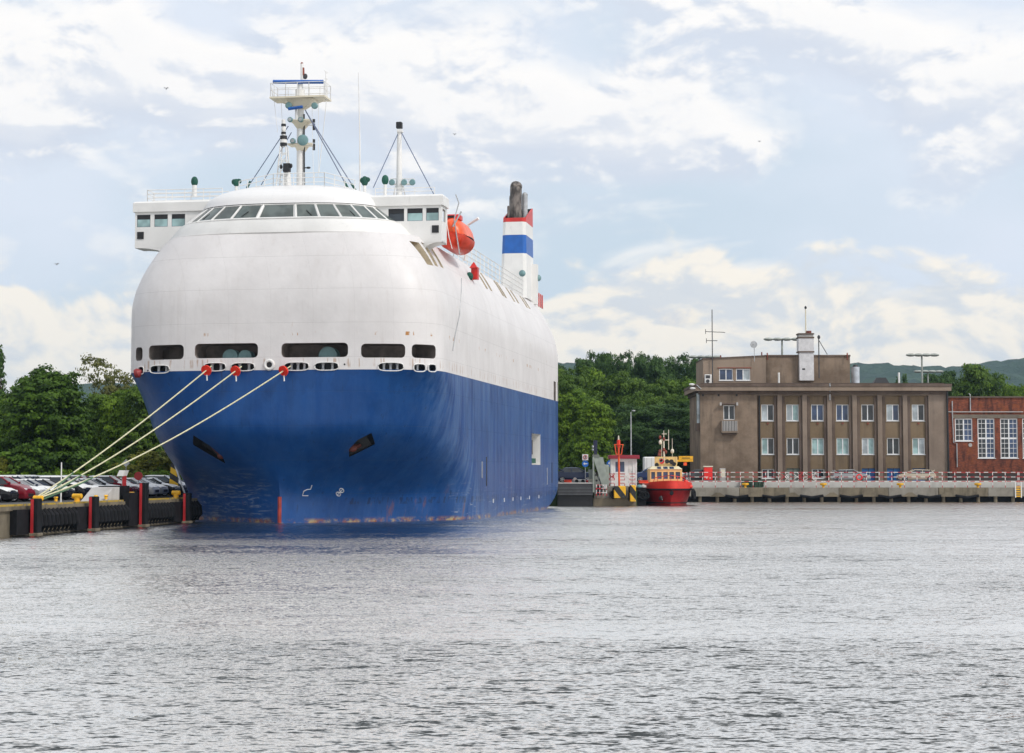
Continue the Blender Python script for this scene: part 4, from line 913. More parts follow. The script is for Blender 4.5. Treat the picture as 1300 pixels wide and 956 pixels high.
def put_car(proto, p, rz, col, label, group=None, film=FILM, cat='car'):
    if proto.name in used: o = copy_tree(proto, tbl)
    else: o = proto; used.add(proto.name)
    o.location = p; o.rotation_euler = (0, 0, rz); tag(o, label, cat, group)
    for ch in (CT_children(o)):
        base = ch.name.split('.')[0]
        if base in ('body', 'roof', 'bonnet'):
            m = col if base == 'body' or film is None else film
            ch.material_slots[0].link = 'OBJECT'; ch.material_slots[0].material = m
    return o
def CT_children(o): return list(o.children)
rng = random.Random(3)
def nose_pos(Y, row, L):      # nose line of row 0 lies about 6 m from the quay edge
    t = (Y - 116.5) / math.cos(PHI); return ql(t, 6.0 + row * 6.3 + L / 2)
seq = ['black', 'maroon', 'silver', 'navy', 'black', 'black', 'navy', 'silver', 'black', 'maroon', 'navy', 'white', 'silver', 'black', 'grey', 'navy', 'silver', 'black', 'white', 'black', 'navy', 'black', 'silver', 'white', 'black', 'maroon', 'grey', 'white', 'black', 'navy']
ORD = 'first second third fourth fifth sixth seventh eighth ninth tenth eleventh twelfth thirteenth fourteenth fifteenth sixteenth'.split()
unique = {0: 'dark car cut off by the left picture edge, front of the quayside row', 1: 'maroon car near the left edge showing its front wheel', 2: 'silver car directly behind the maroon car in the front row'}
for i in range(16):
    Y = 119.6 + i * 2.32; col = seq[i]
    put_car(suv if i in (1, 5, 9, 14) else hatch, nose_pos(Y, 0, 4.4 if i in (1,5,9,14) else 4.3) + Vector((rng.uniform(-.15, .15), 0, 0)), -PHI + R(rng.uniform(-1, 1)), COL[col], unique.get(i, '%s car with white filmed bonnet, %s from the left in the quayside row' % (col, ORD[i])), 'cars parked in the row beside the quay', film=None if i == 1 else FILM)
for i in range(12):
    Y = 124 + i * 2.32; col = seq[(i * 7 + 3) % len(seq)]; bad = col == 'maroon'
    if bad: col = 'white'
    s_ = suv if i % 3 != 1 else hatch
    put_car(s_, nose_pos(Y, 1, 4.4) + Vector((rng.uniform(-.2, .2), 0, 0)), -PHI + R(rng.uniform(-1, 1)), COL[col], '%s car with white roof film, %s from the left in the second row back' % (col, ORD[i]), 'cars parked in the second row')
for i in range(10):
    Y = 133 + i * 2.4; col = ('white', 'silver', 'black')[i % 3]
    put_car(suv, nose_pos(Y, 2, 4.4), -PHI, COL[col], '%s tall car, %s from the left in the third row below the hedge' % (col, ORD[i]), 'cars parked in the third row')
# cars right of the ship stern and on the far quay
wagon = make_car('wagon', None, 4.75, .87, 1.46); wagon2 = wagon
tbl = child_table()
def dist_car(proto, px0, px1, py, Y, flip, col, label, cat='car', scale=1.0):
    o = put_car(proto, at((px0 + px1) / 2, py, Y), math.pi if flip else 0, COL[col], label, None, None, cat)
    return o
def set_z(o, z): o.location.z = z
for args, z in (((wagon, 1055, 1105, 609, 231.5, False, 'silver', 'silver estate car with red tail lights parked under the brown building'), TZ + .02), ((wagon, 1138, 1188, 609, 231.5, True, 'beige', 'beige estate car parked before the blue doors of the brown building'), TZ + .02),
                ((suv, 708, 752, 611, 206.5, False, 'navy', 'dark blue off-road car parked by the ship stern'), TZ + .02), ((suv, 806, 850, 612, 214, True, 'blue', 'blue off-road car parked right of the white kiosk'), TZ + .02),
                ((hatch, 866, 905, 612, 228, True, 'grey', 'dark grey car behind the fence left of the red box'), TZ + .02), ((hatch, 838, 872, 612, 229, False, 'white', 'white car half hidden behind the pilot boat cabin'), TZ + .02)):
    set_z(dist_car(*args), z)
# ---------------------------------------------------------------- trees
def leaf_mat(name, a, b, trans=.25):
    t = NT(name); at_ = t.N.new('ShaderNodeAttribute'); at_.attribute_name = 'tint'; c = t.mix(at_.outputs['Fac'], a, b)
    t.L.new(c, t.b.inputs['Base Color']); t.b.inputs['Roughness'].default_value = .6; t.b.inputs['Specular IOR Level'].default_value = .25
    tr = t.N.new('ShaderNodeBsdfTranslucent'); t.L.new(c, tr.inputs[0]); mx = t.N.new('ShaderNodeMixShader'); mx.inputs[0].default_value = trans
    t.L.new(t.b.outputs[0], mx.inputs[1]); t.L.new(tr.outputs[0], mx.inputs[2]); t.L.new(mx.outputs[0], t.N['Material Output'].inputs[0])
    return t.mat
LEAF = {'deep': leaf_mat('deep_green_leaves', (0.030, 0.073, 0.006), (0.109, 0.204, 0.013)), 'fresh': leaf_mat('fresh_green_leaves', (0.076, 0.153, 0.009), (0.186, 0.292, 0.016)),
        'mid': leaf_mat('mid_green_leaves', (0.052, 0.108, 0.011), (0.132, 0.219, 0.022)), 'olive': leaf_mat('olive_leaves', (0.091, 0.103, 0.027), (0.202, 0.204, 0.054)), 'cool': leaf_mat('cool_green_leaves', (0.030, 0.073, 0.015), (0.085, 0.161, 0.033)),
        'bush': leaf_mat('yellow_green_leaves', (0.106, 0.124, 0.011), (0.217, 0.219, 0.022))}
BARK = paint('bark', (.07, .055, .04), .9, .3, 3)
def crown_mesh(name, mat, lobes, nclump, nleaf, cr, ls, seed, up=.55, flat=.55, shell=.55):
    """leafy clumps spread through the lobes; each leaf a small quad of its own"""
    g = np.random.default_rng(seed); lb = np.array(lobes, float); wgt = lb[:, 3] * lb[:, 4] + lb[:, 4] * lb[:, 5]; k = g.choice(len(lb), nclump, p=wgt / wgt.sum())
    d = g.normal(size=(nclump, 3)); d[:, 2] = np.abs(d[:, 2]) * np.where(g.random(nclump) < .72, 1, -1); d /= np.linalg.norm(d, axis=1)[:, None]
    rad = (shell + (1.06 - shell) * g.random(nclump) ** .5)[:, None]; cc = lb[k, :3] + d * rad * lb[k, 3:6]; csz = cr * g.uniform(.6, 1.35, nclump); ct = np.clip(g.normal(.45, .22, nclump), 0, 1)
    N = nclump * nleaf; ci = np.repeat(np.arange(nclump), nleaf)
    q = g.normal(size=(N, 3)); q /= np.linalg.norm(q, axis=1)[:, None]; q[:, 2] = np.where(g.random(N) < up, np.abs(q[:, 2]), q[:, 2]); r = csz[ci] * g.random(N) ** .4
    pos = cc[ci] + q * r[:, None] * np.array([1, 1, flat]); 
    nrm = q * .9 + d[ci] * .8 + g.normal(size=(N, 3)) * .55 + np.array([0, 0, .45]); nrm /= np.linalg.norm(nrm, axis=1)[:, None]
    a = np.cross(nrm, g.normal(size=(N, 3))); a /= np.linalg.norm(a, axis=1)[:, None] + 1e-9; b = np.cross(nrm, a); s = ls * g.uniform(.55, 1.35, N)[:, None]
    v = np.stack([pos - a * s, pos - b * s * .55, pos + a * s, pos + b * s * .55 - nrm * s * .15], 1).reshape(-1, 3)
    me = bpy.data.meshes.new(name); me.vertices.add(4 * N); me.vertices.foreach_set('co', v.ravel()); me.loops.add(4 * N); me.loops.foreach_set('vertex_index', np.arange(4 * N)); me.polygons.add(N); me.polygons.foreach_set('loop_start', np.arange(0, 4 * N, 4)); me.polygons.foreach_set('loop_total', np.full(N, 4))
    me.update(calc_edges=True); at_ = me.attributes.new('tint', 'FLOAT', 'FACE'); at_.data.foreach_set('value', np.clip(ct[ci] + g.normal(0, .18, N), 0, 1).astype(np.float32)); me.materials.append(mat); return me
def trunk_mb(h, r, limbs, seed, spread):
    g = random.Random(seed); mb = MB(); top = Vector((g.uniform(-.3, .3), g.uniform(-.3, .3), h)); mb.tube([(0, 0, -.3), (0, 0, .4), top * .5, top], [r * 1.4, r, r * .75, r * .35], 9)
    for i in range(limbs):
        a = 6.28318 * i / limbs + g.uniform(-.4, .4); z0 = h * g.uniform(.35, .9); p0 = top * (z0 / h); L_ = spread * g.uniform(.6, 1)
        p1 = p0 + Vector((math.cos(a) * L_ * .5, math.sin(a) * L_ * .5, L_ * .45)); p2 = p0 + Vector((math.cos(a) * L_, math.sin(a) * L_, L_ * g.uniform(.6, 1.0))); mb.tube([p0, p1, p2], [r * .4, r * .25, r * .06], 6)
    return mb
PROTO = {}
def proto(key, mat, lobes, nclump, nleaf, cr, ls, seed, trunk, **kw):
    me = crown_mesh('crown', mat, lobes, nclump, nleaf, cr, ls, seed, **kw); mb = trunk_mb(*trunk); t = mb.build('trunk', BARK, None, True); PROTO[key] = (me, t.data); bpy.data.objects.remove(t)
def rl(seed, n, R_, H0, H1, r0, r1, zs=.8, taper=0.0):
    g = random.Random(seed); out = []
    for i in range(n):
        a = g.uniform(0, 6.283); z = H0 + (H1 - H0) * (i + .5) / n; f = 1 - taper * (i / n); rr = R_ * f * math.sqrt(g.random()) ; r = g.uniform(r0, r1) * (1 - .35 * taper * i / n); out.append((math.cos(a) * rr, math.sin(a) * rr, z, r, r, r * zs))
    return out
# unit: metres, tree about 12 m high
proto('round', LEAF['deep'], [(0, 0, 5.6, 4.4, 4.0, 4.2), (0, 0, 3.0, 4.5, 4.2, 2.6), (1.2, 0, 8.3, 2.6, 2.6, 2.4), (-1.8, 0, 7.9, 2.3, 2.4, 2.4)] + rl(11, 14, 3.7, 1.6, 9.6, 1.1, 1.9), 820, 60, .72, .17, 1, (6, .32, 8, 2, 3.5), shell=.72)
proto('tall', LEAF['mid'], rl(21, 16, 2.6, 2.0, 11.0, 1.4, 2.3, .9, .45), 440, 50, .8, .19, 2, (8, .28, 8, 4, 3.0))
proto('broad', LEAF['cool'], rl(31, 18, 3.6, 2.6, 10.8, 1.7, 2.6, .8, .3), 480, 52, .9, .20, 3, (7, .34, 8, 5, 3.8))
proto('fresh', LEAF['fresh'], rl(41, 16, 3.0, 1.8, 10.3, 1.5, 2.4, .85, .45), 460, 52, .8, .19, 4, (7, .30, 8, 6, 3.4))
proto('open', LEAF['olive'], rl(51, 13, 3.6, 5.2, 11.0, 1.0, 1.7, .65), 170, 26, .75, .17, 5, (9, .22, 14, 7, 3.6))
proto('spire', LEAF['cool'], [(0, 0, z, .4 + 1.5 * (1 - z / 13.5), .4 + 1.5 * (1 - z / 13.5), .9) for z in np.arange(1.5, 12.8, .8)], 240, 30, .6, .2, 6, (11, .2, 6, 8, 1.4))
proto('bush', LEAF['bush'], rl(61, 9, 2.2, .6, 2.6, .9, 1.4, .8), 170, 34, .5, .17, 7, (1.2, .12, 6, 9, 1.4))
def tree(key, px, Y, top, hgt0, width, label, group, mat=None, seed=0, z=QZ, name='tree'):
    me, tm = PROTO[key]; h0 = {'round': 11.6, 'tall': 12.2, 'broad': 12.2, 'fresh': 11.8, 'open': 12.0, 'spire': 13.4, 'bush': 3.7}[key]
    w0 = {'round': 10.4, 'tall': 7.6, 'broad': 9.8, 'fresh': 8.6, 'open': 8.6, 'spire': 3.6, 'bush': 6.2}[key]
    H = Z(top, Y) - z; sz = H / h0; sx = width * Y / F / w0 if width else sz
    o = tag(empty(name, (X(px, Y), Y, z), seed * 1.7), label, 'tree' if key != 'bush' else 'bush', group); o.scale = (sx, sx, sz)
    for nm, m in (('trunk', tm), ('crown', me)):
        c = bpy.data.objects.new(nm, m); C.objects.link(c); c.parent = o
        if nm == 'crown' and mat: c.material_slots[0].link = 'OBJECT'; c.material_slots[0].material = LEAF[mat]
    return o
GL, GR = 'trees behind the left car park', 'trees of the wood right of the ship'
tree('round', 54, 172, 455, 0, 148, 'huge dense round dark green tree left of the ship', GL, seed=1)
tree('spire', -2, 190, 440, 0, 24, 'narrow dark conifer at the left picture edge', GL, seed=2)
tree('open', 142, 196, 450, 0, 84, 'thin airy olive tree with see-through crown left of the ship bow', GL, seed=3)
tree('tall', 118, 190, 500, 0, 70, 'mid green tree just right of the huge round tree', GL, seed=4); tree('tall', 150, 186, 494, 0, 62, 'mid green tree under the airy olive tree', GL, 'fresh', seed=5)
tree('tall', 186, 184, 488, 0, 66, 'upright green tree beside the left ship side', GL, seed=6); tree('tall', 214, 194, 498, 0, 62, 'green tree partly hidden by the ship bow flare', GL, seed=7); tree('broad', 232, 188, 520, 0, 80, 'broad tree mostly hidden behind the ship bow', GL, seed=8)
tree('broad', -8, 186, 500, 0, 90, 'tree low at the left picture edge behind the round tree', GL, 'fresh', seed=9)
tree('broad', 96, 200, 515, 0, 90, 'dark tree showing low between the round tree and the mid green one', GL, 'cool', seed=10)
tree('bush', 178, 171, 570, 0, 100, 'large yellow green bush behind the parked cars', GL, seed=1, name='bush'); tree('bush', 140, 169, 578, 0, 70, 'green bush left of the yellow green bush', GL, 'mid', seed=2, name='bush'); tree('bush', 218, 172, 578, 0, 70, 'yellow green bush close to the ship bow', GL, 'fresh', seed=3, name='bush')
tree('bush', -5, 168, 575, 0, 50, 'pale yellow green bush at the left picture edge', GL, seed=4, name='bush'); tree('bush', 96, 173, 574, 0, 80, 'dark bush at the foot of the huge round tree', GL, 'deep', seed=5, name='bush')
# far belt of woodland behind the ship, one mass
lob = [(x, (i % 3) * 4, 4 + (i * 7 % 5), 5.5, 4, 5.5) for i, x in enumerate(np.arange(-150, 10, 5.0))]
h = bpy.data.objects.new('far_wood', crown_mesh('far_wood', LEAF['cool'], lob, 1500, 30, 1.7, .42, 19)); C.objects.link(h); h.location = (0, 345, QZ); tag(h, kind='stuff')
# hedge under the trees: a clipped run nobody could count the plants of
lob = [(x, 0, .9, 1.0, .8, .95) for x in np.arange(-22, 4, 1.1)]
h = bpy.data.objects.new('hedge', crown_mesh('hedge', LEAF['fresh'], lob, 420, 30, .45, .13, 9)); C.objects.link(h); h.location = (X(225, 166), 166, QZ); h.rotation_euler = (0, 0, R(2)); h.scale = (1, 1, 1.05); tag(h, kind='stuff')
# right wood
front = [('fresh', 757, 246, 505, 62, 'bright green tree standing in front of the wood behind the stern ramp'), ('fresh', 722, 250, 492, 62, 'green tree touching the ship stern edge'), ('broad', 812, 262, 515, 84, 'dark broad tree behind the white kiosk'), ('broad', 858, 262, 512, 84, 'dark broad tree behind the pilot boat mast'), ('broad', 792, 256, 540, 60, 'low dark tree left of the street lamp'), ('broad', 838, 255, 545, 60, 'low dark tree just above the white van'), ('cool', 880, 258, 530, 64, 'low dark tree at the left wall of the brown building')]
for i, (k, px, Y, top, w, l) in enumerate(front): tree(k if k in PROTO else 'broad', px, Y, top, 0, w, l, GR, 'cool' if k == 'broad' else None, seed=i, z=TZ)
midr = [('broad', 728, 282, 468, 70), ('fresh', 752, 290, 466, 70), ('fresh', 776, 286, 470, 66), ('broad', 800, 284, 474, 70), ('fresh', 818, 288, 478, 62), ('broad', 838, 286, 482, 66), ('fresh', 862, 288, 476, 66), ('fresh', 886, 284, 480, 62), ('broad', 706, 276, 480, 60), ('broad', 742, 272, 495, 56), ('broad', 826, 270, 498, 62), ('broad', 872, 270, 500, 60)]
ml = ['wood tree second row, left end beside the stern', 'sunlit crown second row above the bright front tree', 'sunlit crown second row right of the bright front tree', 'wood tree second row above the kiosk', 'sunlit crown second row above the street lamp', 'wood tree second row above the white van', 'sunlit crown second row above the pilot boat', 'crown second row at the brown building corner', 'wood tree hidden mostly by the ship stern', 'mid height wood tree over the navy car', 'mid height wood tree right of the street lamp', 'mid height wood tree above the yellow crane arm']
for i, ((k, px, Y, top, w), l) in enumerate(zip(midr, ml)): tree(k, px, Y, top, 0, w, l, GR, 'mid' if k == 'broad' else ('fresh' if i % 2 else 'mid'), seed=i + 3, z=TZ)
back = [(738, 455), (756, 448), (773, 447), (791, 449), (808, 453), (824, 450), (842, 454), (860, 452), (878, 455), (896, 458), (716, 463)]
for i, (px, top) in enumerate(back): tree('broad' if i % 2 else 'tall', px, 322 + (i % 3) * 5, top, 0, 44, 'dark blue green tree on the skyline of the wood, %s' % ('far left by the stern', 'second from left', 'tallest', 'left of centre', 'at the middle', 'right of centre', 'above the pilot boat', 'third from the building', 'second from the building', 'behind the roof corner', 'half behind the stern')[i], GR, 'cool', seed=i, z=TZ)
GB = 'trees behind the brick building'
for i, (px, Y, top, w, k, m, l) in enumerate(((1232, 300, 462, 62, 'tall', 'mid', 'tallest tree rising behind the brick building'), (1252, 308, 472, 60, 'broad', 'mid', 'tree right of the tallest one behind the brick building'), (1212, 305, 470, 44, 'tall', 'cool', 'tree behind the corner of brown and brick buildings'), (1188, 312, 474, 40, 'tall', 'cool', 'small tree behind the twin lamp mast'), (1272, 312, 488, 50, 'broad', 'fresh', 'lower tree over the brick roof'), (1296, 300, 490, 40, 'broad', 'fresh', 'tree at the right picture edge over the brick roof'), (1150, 330, 476, 18, 'spire', 'cool', 'small dark conifer above the brown roof, right one'), (1140, 330, 480, 16, 'spire', 'cool', 'small dark conifer above the brown roof, left one'), (1310, 330, 480, 50, 'broad', 'mid', 'tree cut by the right picture edge'))):
    tree(k, px, Y, top, 0, w, l, GB, m, seed=i, z=TZ)
# ---------------------------------------------------------------- far quay
wall = tag(empty('quay_wall_far', (20, QY, 0)), kind='structure'); wall.name = 'far_quay_wall'
def wpart(mb, name, mat, parent, smooth=False):
    o = mb.build(name, mat, None, smooth); o.parent = parent; o.matrix_parent_inverse = parent.matrix_basis.inverted(); return o
xe0, xe1 = X(812, QY), 150
BW = 6.0
for i, x in enumerate(np.arange(xe0, xe1, BW)):
    mb = MB(); mb.box(x + .012, x + BW - .012, QY, QY + 1.1, .66, QZ + .01, b=.04); wpart(mb, 'cope_block', CONC if i % 2 else MUDCONC, wall)
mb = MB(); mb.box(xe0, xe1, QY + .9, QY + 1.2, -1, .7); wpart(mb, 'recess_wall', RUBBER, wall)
for i, x in enumerate(np.arange(xe0 + 1.0, 75, 2.1)):
    mb = MB(); mb.tube([(x, QY + .45, -1), (x, QY + .45, .68)], .22, 9); wpart(mb, 'wall_pile', MUDCONC, wall, True)
for i, px in enumerate((911, 958, 1006, 1056, 1105, 1155, 1203)):
    x = X(px, QY); mb = MB(); mb.prism([(x - .95, QY - .12, .62), (x - .25, QY - .12, 1.12), (x + .25, QY - .12, 1.12), (x + .95, QY - .12, .62)], (0, .2, 0)); wpart(mb, 'fender_bracket', MUDCONC, wall)
    if i < 7:
        x2 = X(px + 48, QY); mb = MB(); mb.tube([(x + .9, QY - .12, .74), ((x + x2) / 2, QY - .2, .52), (x2 - .9, QY - .12, .74)], .17, 10); tag(mb.build('quay_fender', RUBBER, smooth=True), 'black rubber fender tube hung on the far quay, %s' % ('below the red box', 'left of the green skip', 'below the basement door', 'below the silver estate car', 'between the two estate cars', 'below the beige estate car', 'below the brick building')[i], 'fender', 'rubber fenders on the far quay')
mb = MB(); mb.box(14.5, xe1, QY + 3.35, QY + 3.62, QZ, TZ + .12); tag(mb.build('terrace_wall', concrete('bright_concrete', (.62, .60, .58), (.54, .52, .50), (.35, .32, .30), st=.3)), 'low pale concrete retaining wall along the far quay', 'wall')
for px, l in ((946, 'yellow bollard on the far quay below the green skip'), (1045, 'yellow bollard on the far quay below the basement window'), (1142.5, 'yellow bollard on the far quay below the beige estate car'), (1241, 'yellow bollard on the far quay below the brick building')):
    o = tag(empty('mushroom_bollard', (X(px, QY + .5), QY + .5, QZ)), l, 'bollard', 'yellow bollards on the far quay')
    mb = MB(); mb.tube([(0,0,0),(0,0,.2),(0,0,.3)], [.16,.14,.2], 12); mb.build('bollard_stem', YELLOW, o, True); mb = MB(); mb.tube([(0,0,.28),(0,0,.36),(0,0,.52),(0,0,.56)], [.3,.42,.42,.3], 14); mb.build('bollard_cap', YELLOW, o, True)
o = tag(empty('quay_ladder', (X(1292, QY), QY - .1, 0)), 'yellow ladder with white frame on the far quay at the right', 'ladder')
for x in (-.35, .35): MB().box(x - .05, x + .05, -.08, .06, .5, QZ + .7).build('stringer', WHITE, o)
for k in range(5): MB().box(-.3, .3, -.06, .0, .6 + .28 * k, .74 + .28 * k).build('rung', YELLOW, o)
# ---------------------------------------------------------------- red and white fence
def fence(x0, x1, y, z0, n, hts, label, brace=(), post_h=1.95):
    o = tag(empty('red_white_fence', (x0, y, z0)), label, 'fence'); L_ = x1 - x0
    for i in range(n + 1): MB().box(-.035, .035, -.035, .035, 0, post_h).build('fence_post', REDWHITE_Z, o).location.x = L_ * i / n
    for h in hts: MB().box(0, L_, -.03, .03, h - .035, h + .035).build('rail', REDWHITE_X, o)
    for i in brace:
        a = L_ * i / n; b = L_ * (i + 1) / n
        for s in (0, 1):
            mb = MB(); mb.tube([(a if s else b, -.06, .75), (b if s else a, -.06, post_h - .1)], .035, 4); mb.build('fence_brace', REDWHITE_X, o)
            mb = MB(); mb.tube([((a + b) / 2 if s else b, -.07, .75), (b if s else (a + b) / 2, -.07, post_h - .1)], .03, 4); mb.build('fence_brace', REDWHITE_X, o)
    return o
YF = QY + 2.0
fx = lambda px: X(px, YF)
fence(fx(876), fx(1292), YF, QZ, 26, (.75, 1.28, 1.85), 'long red and white striped railing on the far quay before the buildings', brace=(7, 8, 9))
fence(fx(1293.5), fx(1294) + 30, YF, QZ, 18, (.75, 1.28, 1.85), 'red and white railing leaving the picture at the right edge')
fence(fx(810), fx(872), YF, QZ + .6, 4, (.4, .8, 1.2), 'short red and white railing behind the pilot boat', post_h=1.25)
o = tag(empty('life_ring', (fx(1090.5), YF - .12, QZ + 1.25)), 'red life ring hung on the fence before the silver estate car', 'life ring')
mb = MB(); mb.torus((0, 0, 0), (0, 1, 0), .32, .085, 24, 8); mb.build('ring', paint('ring_red', (.75, .03, .03), .4), o, True)
# ---------------------------------------------------------------- buildings
def facade(mb, x0, x1, z0, z1, y, ops, rev=.22, mi=0, mr=0):
    xs = sorted({x0, x1} | {v for o in ops for v in o[:2]}); zs_ = sorted({z0, z1} | {v for o in ops for v in o[2:4]})
    for a, b in zip(xs[:-1], xs[1:]):
        for c, d in zip(zs_[:-1], zs_[1:]):
            mx, mz = (a + b) / 2, (c + d) / 2
            if any(o[0] < mx < o[1] and o[2] < mz < o[3] for o in ops): continue
            mb.add([(a, y, c), (b, y, c), (b, y, d), (a, y, d)], [(0, 1, 2, 3)], mi)
    for a, b, c, d in [o[:4] for o in ops]:
        for q in ([(a, y, c), (a, y + rev, c), (a, y + rev, d), (a, y, d)], [(b, y, c), (b, y, d), (b, y + rev, d), (b, y + rev, c)], [(a, y, d), (a, y + rev, d), (b, y + rev, d), (b, y, d)], [(a, y, c), (b, y, c), (b, y + rev, c), (a, y + rev, c)]): mb.add(q, [(0, 1, 2, 3)], mr)
def window(parent, a, b, c, d, y, rev, panes=2, gl=(GLASS, GLASS), rows=1, cols=1, fw=.10, sill=True, name='window', split=None):
    f = MB(); yb = y + rev; ft = .07
    f.box(a, a + fw, yb - ft, yb, c, d); f.box(b - fw, b, yb - ft, yb, c, d); f.box(a + fw, b - fw, yb - ft, yb, c, c + fw); f.box(a + fw, b - fw, yb - ft, yb, d - fw, d)
    W_ = b - a
    for i in range(1, panes): f.box(a + W_ * i / panes - fw * .6, a + W_ * i / panes + fw * .6, yb - ft - .004, yb - .004, c + fw, d - fw)
    if rows > 1:
        for r_ in range(1, rows):
            z = c + (d - c) * r_ / rows; th = .10 if split == r_ else .028
            f.box(a + fw, b - fw, yb - ft + .01, yb - .01, z - th, z + th)
        for i in range(panes):
            xm = a + W_ * (i + .5) / panes; f.box(xm - .02, xm + .02, yb - ft + .014, yb - .014, c + fw, d - fw) if cols > 1 else None
    w = f.build(name, PVC, None); w.parent = parent; w.matrix_parent_inverse = parent.matrix_basis.inverted()
    for i in range(panes):
        g = MB().box(a + W_ * i / panes + .02, a + W_ * (i + 1) / panes - .02, yb - .02, yb + .01, c + .02, d - .02); wpart(g, 'pane', gl[i % len(gl)], w).matrix_parent_inverse = parent.matrix_basis.inverted() if False else w.matrix_world.inverted() if False else Matrix.Identity(4)
        bpy.data.objects[-1] if False else None
    if sill: s_ = MB().box(a - .08, b + .08, y - .10, y + rev - ft, c - .07, c); q = wpart(s_, 'sill', PVC, w); q.matrix_parent_inverse = Matrix.Identity(4)
    return w
PVC = paint('white_window_frame', (.80, .80, .80), .35, .04, dirt=.06)
def render_mat(name, a, b, st=.6):
    t = NT(name); n = t.noise(.35, detail=8, rough=.65); n2 = t.noise(.9, sc=(1, 1, .12), detail=7, rough=.65); n3 = t.noise(9, detail=4); n4 = t.noise(.12, detail=3)
    c = t.mix(t.st(n, .32, .68), a, b); c = t.mix(t.m('MULTIPLY', t.st(n2, .48, .74), st), c, (.06, .048, .04)); c = t.mix(t.m('MULTIPLY', t.st(n3, .5, .8), .25), c, tuple(x * 1.5 for x in b))
    c = t.mix(t.m('MULTIPLY', t.st(n4, .5, .65), .2), c, (.24, .18, .13))
    return t.done(c, .9, t.bump(n3, .4, .03), 0, .2)
REN = render_mat('grey_brown_render', (.155, .112, .080), (.285, .215, .160)); REN2 = render_mat('light_brown_render', (.25, .19, .145), (.31, .24, .185), .3)
TRIM = render_mat('dark_cornice', (.105, .075, .060), (.16, .12, .098)); PIL = render_mat('pilaster_render', (.215, .165, .13), (.28, .22, .175), .35); BAY = render_mat('bay_render', (.175, .125, .075), (.225, .165, .105), .4)
YB = 236.0; OP = wpart
bx = lambda px: X(px, YB); bz = lambda py: Z(py, YB)
XL, XR = bx(889.5), bx(1203)
B = tag(empty('office_building', (XL, YB, TZ)), 'large grey brown three storey office building with pilasters and flat roof', 'building')
roofz = bz(500.5)
lw = [(bx(919), bx(933.5), bz(533), bz(514.5))]
mb = MB(); facade(mb, XL, bx(962), TZ - .5, roofz, YB, lw); mb.add([(XL, YB, TZ - .5), (XL, YB, roofz), (XL, YB + 14, roofz), (XL, YB + 14, TZ - .5)], [(0, 1, 2, 3)]); mb.add([(bx(962), YB, TZ - .5), (bx(962), YB + .5, TZ - .5), (bx(962), YB + .5, roofz), (bx(962), YB, roofz)], [(0, 1, 2, 3)]); OP(mb, 'corner_wall', REN, B)
mb = MB(); mb.box(bx(1180), XR, YB, YB + 14, TZ - .5, roofz); OP(mb, 'end_wall', PIL, B)
YBAY = YB + .38
cx = [975.2, 1007, 1038.7, 1070.4, 1102.6, 1134.5, 1166.8]; ops = []; wins = []
PG = [(BLIND, GLASS), (BLIND, TEALGLASS), (BLUEGLASS, BLUEGLASS), (BLUEGLASS, BLUEGLASS), (GLASS, GLASS), (BLIND, BLUEGLASS), (BLIND, GLASS)]
PG2 = [(TEALGLASS, GLASS), (GLASS, GLASS), (TEALGLASS, TEALGLASS), (TEALGLASS, TEALGLASS), (BLIND, TEALGLASS), (GLASS, GLASS), (TEALGLASS, BLIND)]
bay = lambda px: X(px, YBAY); bzz = lambda py: Z(py, YBAY)
for i, c in enumerate(cx):
    for (y0, y1), gl in (((513.5, 534.3), PG[i]), ((556, 577), PG2[i])): o = (bay(c - 8), bay(c + 8), bzz(y1), bzz(y0)); ops.append(o); wins.append((o, gl))
doors = []
for i, k in enumerate(('w', 'd', 'w', None, 'b', 'b', 'b')):
    c = cx[i]
    if k == 'w': o = (bay(c - 8), bay(c + 8), bzz(607.5), bzz(595.5)); ops.append(o); wins.append((o, (GLASS, GLASS)))
    elif k: o = (bay(c - 8.5), bay(c + 8.5), TZ + .02, bzz(594.5)); ops.append(o); doors.append((o, k))
mb = MB(); facade(mb, bx(961.9), bx(1180.1), TZ - .5, roofz, YBAY, ops); OP(mb, 'bay_wall', BAY, B)
for o, gl in wins: window(B, *o, YBAY, .2, gl=gl)
window(B, *lw[0], YB, .2, gl=(GLASS, GLASS))
for o, k in doors:
    d = MB(); d.box(o[0], o[1], YBAY + .15, YBAY + .2, o[2], o[3]); m = paint('door_blue', (.012, .10, .30), .4) if k == 'b' else paint('door_green_grey', (.16, .19, .16), .5); d_ = OP(d, 'door', m, B)
    e = MB(); xm = (o[0] + o[1]) / 2; e.box(xm - .03, xm + .03, YBAY + .13, YBAY + .15, o[2], o[3]); OP(e, 'door_joint', BLACK, d_).matrix_parent_inverse = Matrix.Identity(4)
    e = MB(); e.box(xm + .1, xm + .16, YBAY + .09, YBAY + .15, o[2] + .9, o[2] + 1.1); OP(e, 'door_handle', STEEL, d_).matrix_parent_inverse = Matrix.Identity(4)
for i in range(6):
    c = (cx[i] + cx[i + 1]) / 2 - .4; mb = MB(); mb.box(bx(c - 3), bx(c + 3), YB - .02, YBAY + .01, TZ - .5, bz(502)); OP(mb, 'pilaster', PIL, B)
    for dx in (-1, 1): mb = MB(); mb.box(bx(c + dx * 5.2 - 1.6), bx(c + dx * 5.2 + 1.6), YB + .17, YBAY + .01, TZ - .5, bz(504)); OP(mb, 'pilaster_step', TRIM, B)
for a, b in ((963.6, 966), (1176.5, 1179.5)): mb = MB(); mb.box(bx(a), bx(b), YB + .17, YBAY + .01, TZ - .5, bz(504)); OP(mb, 'pilaster_step', TRIM, B)
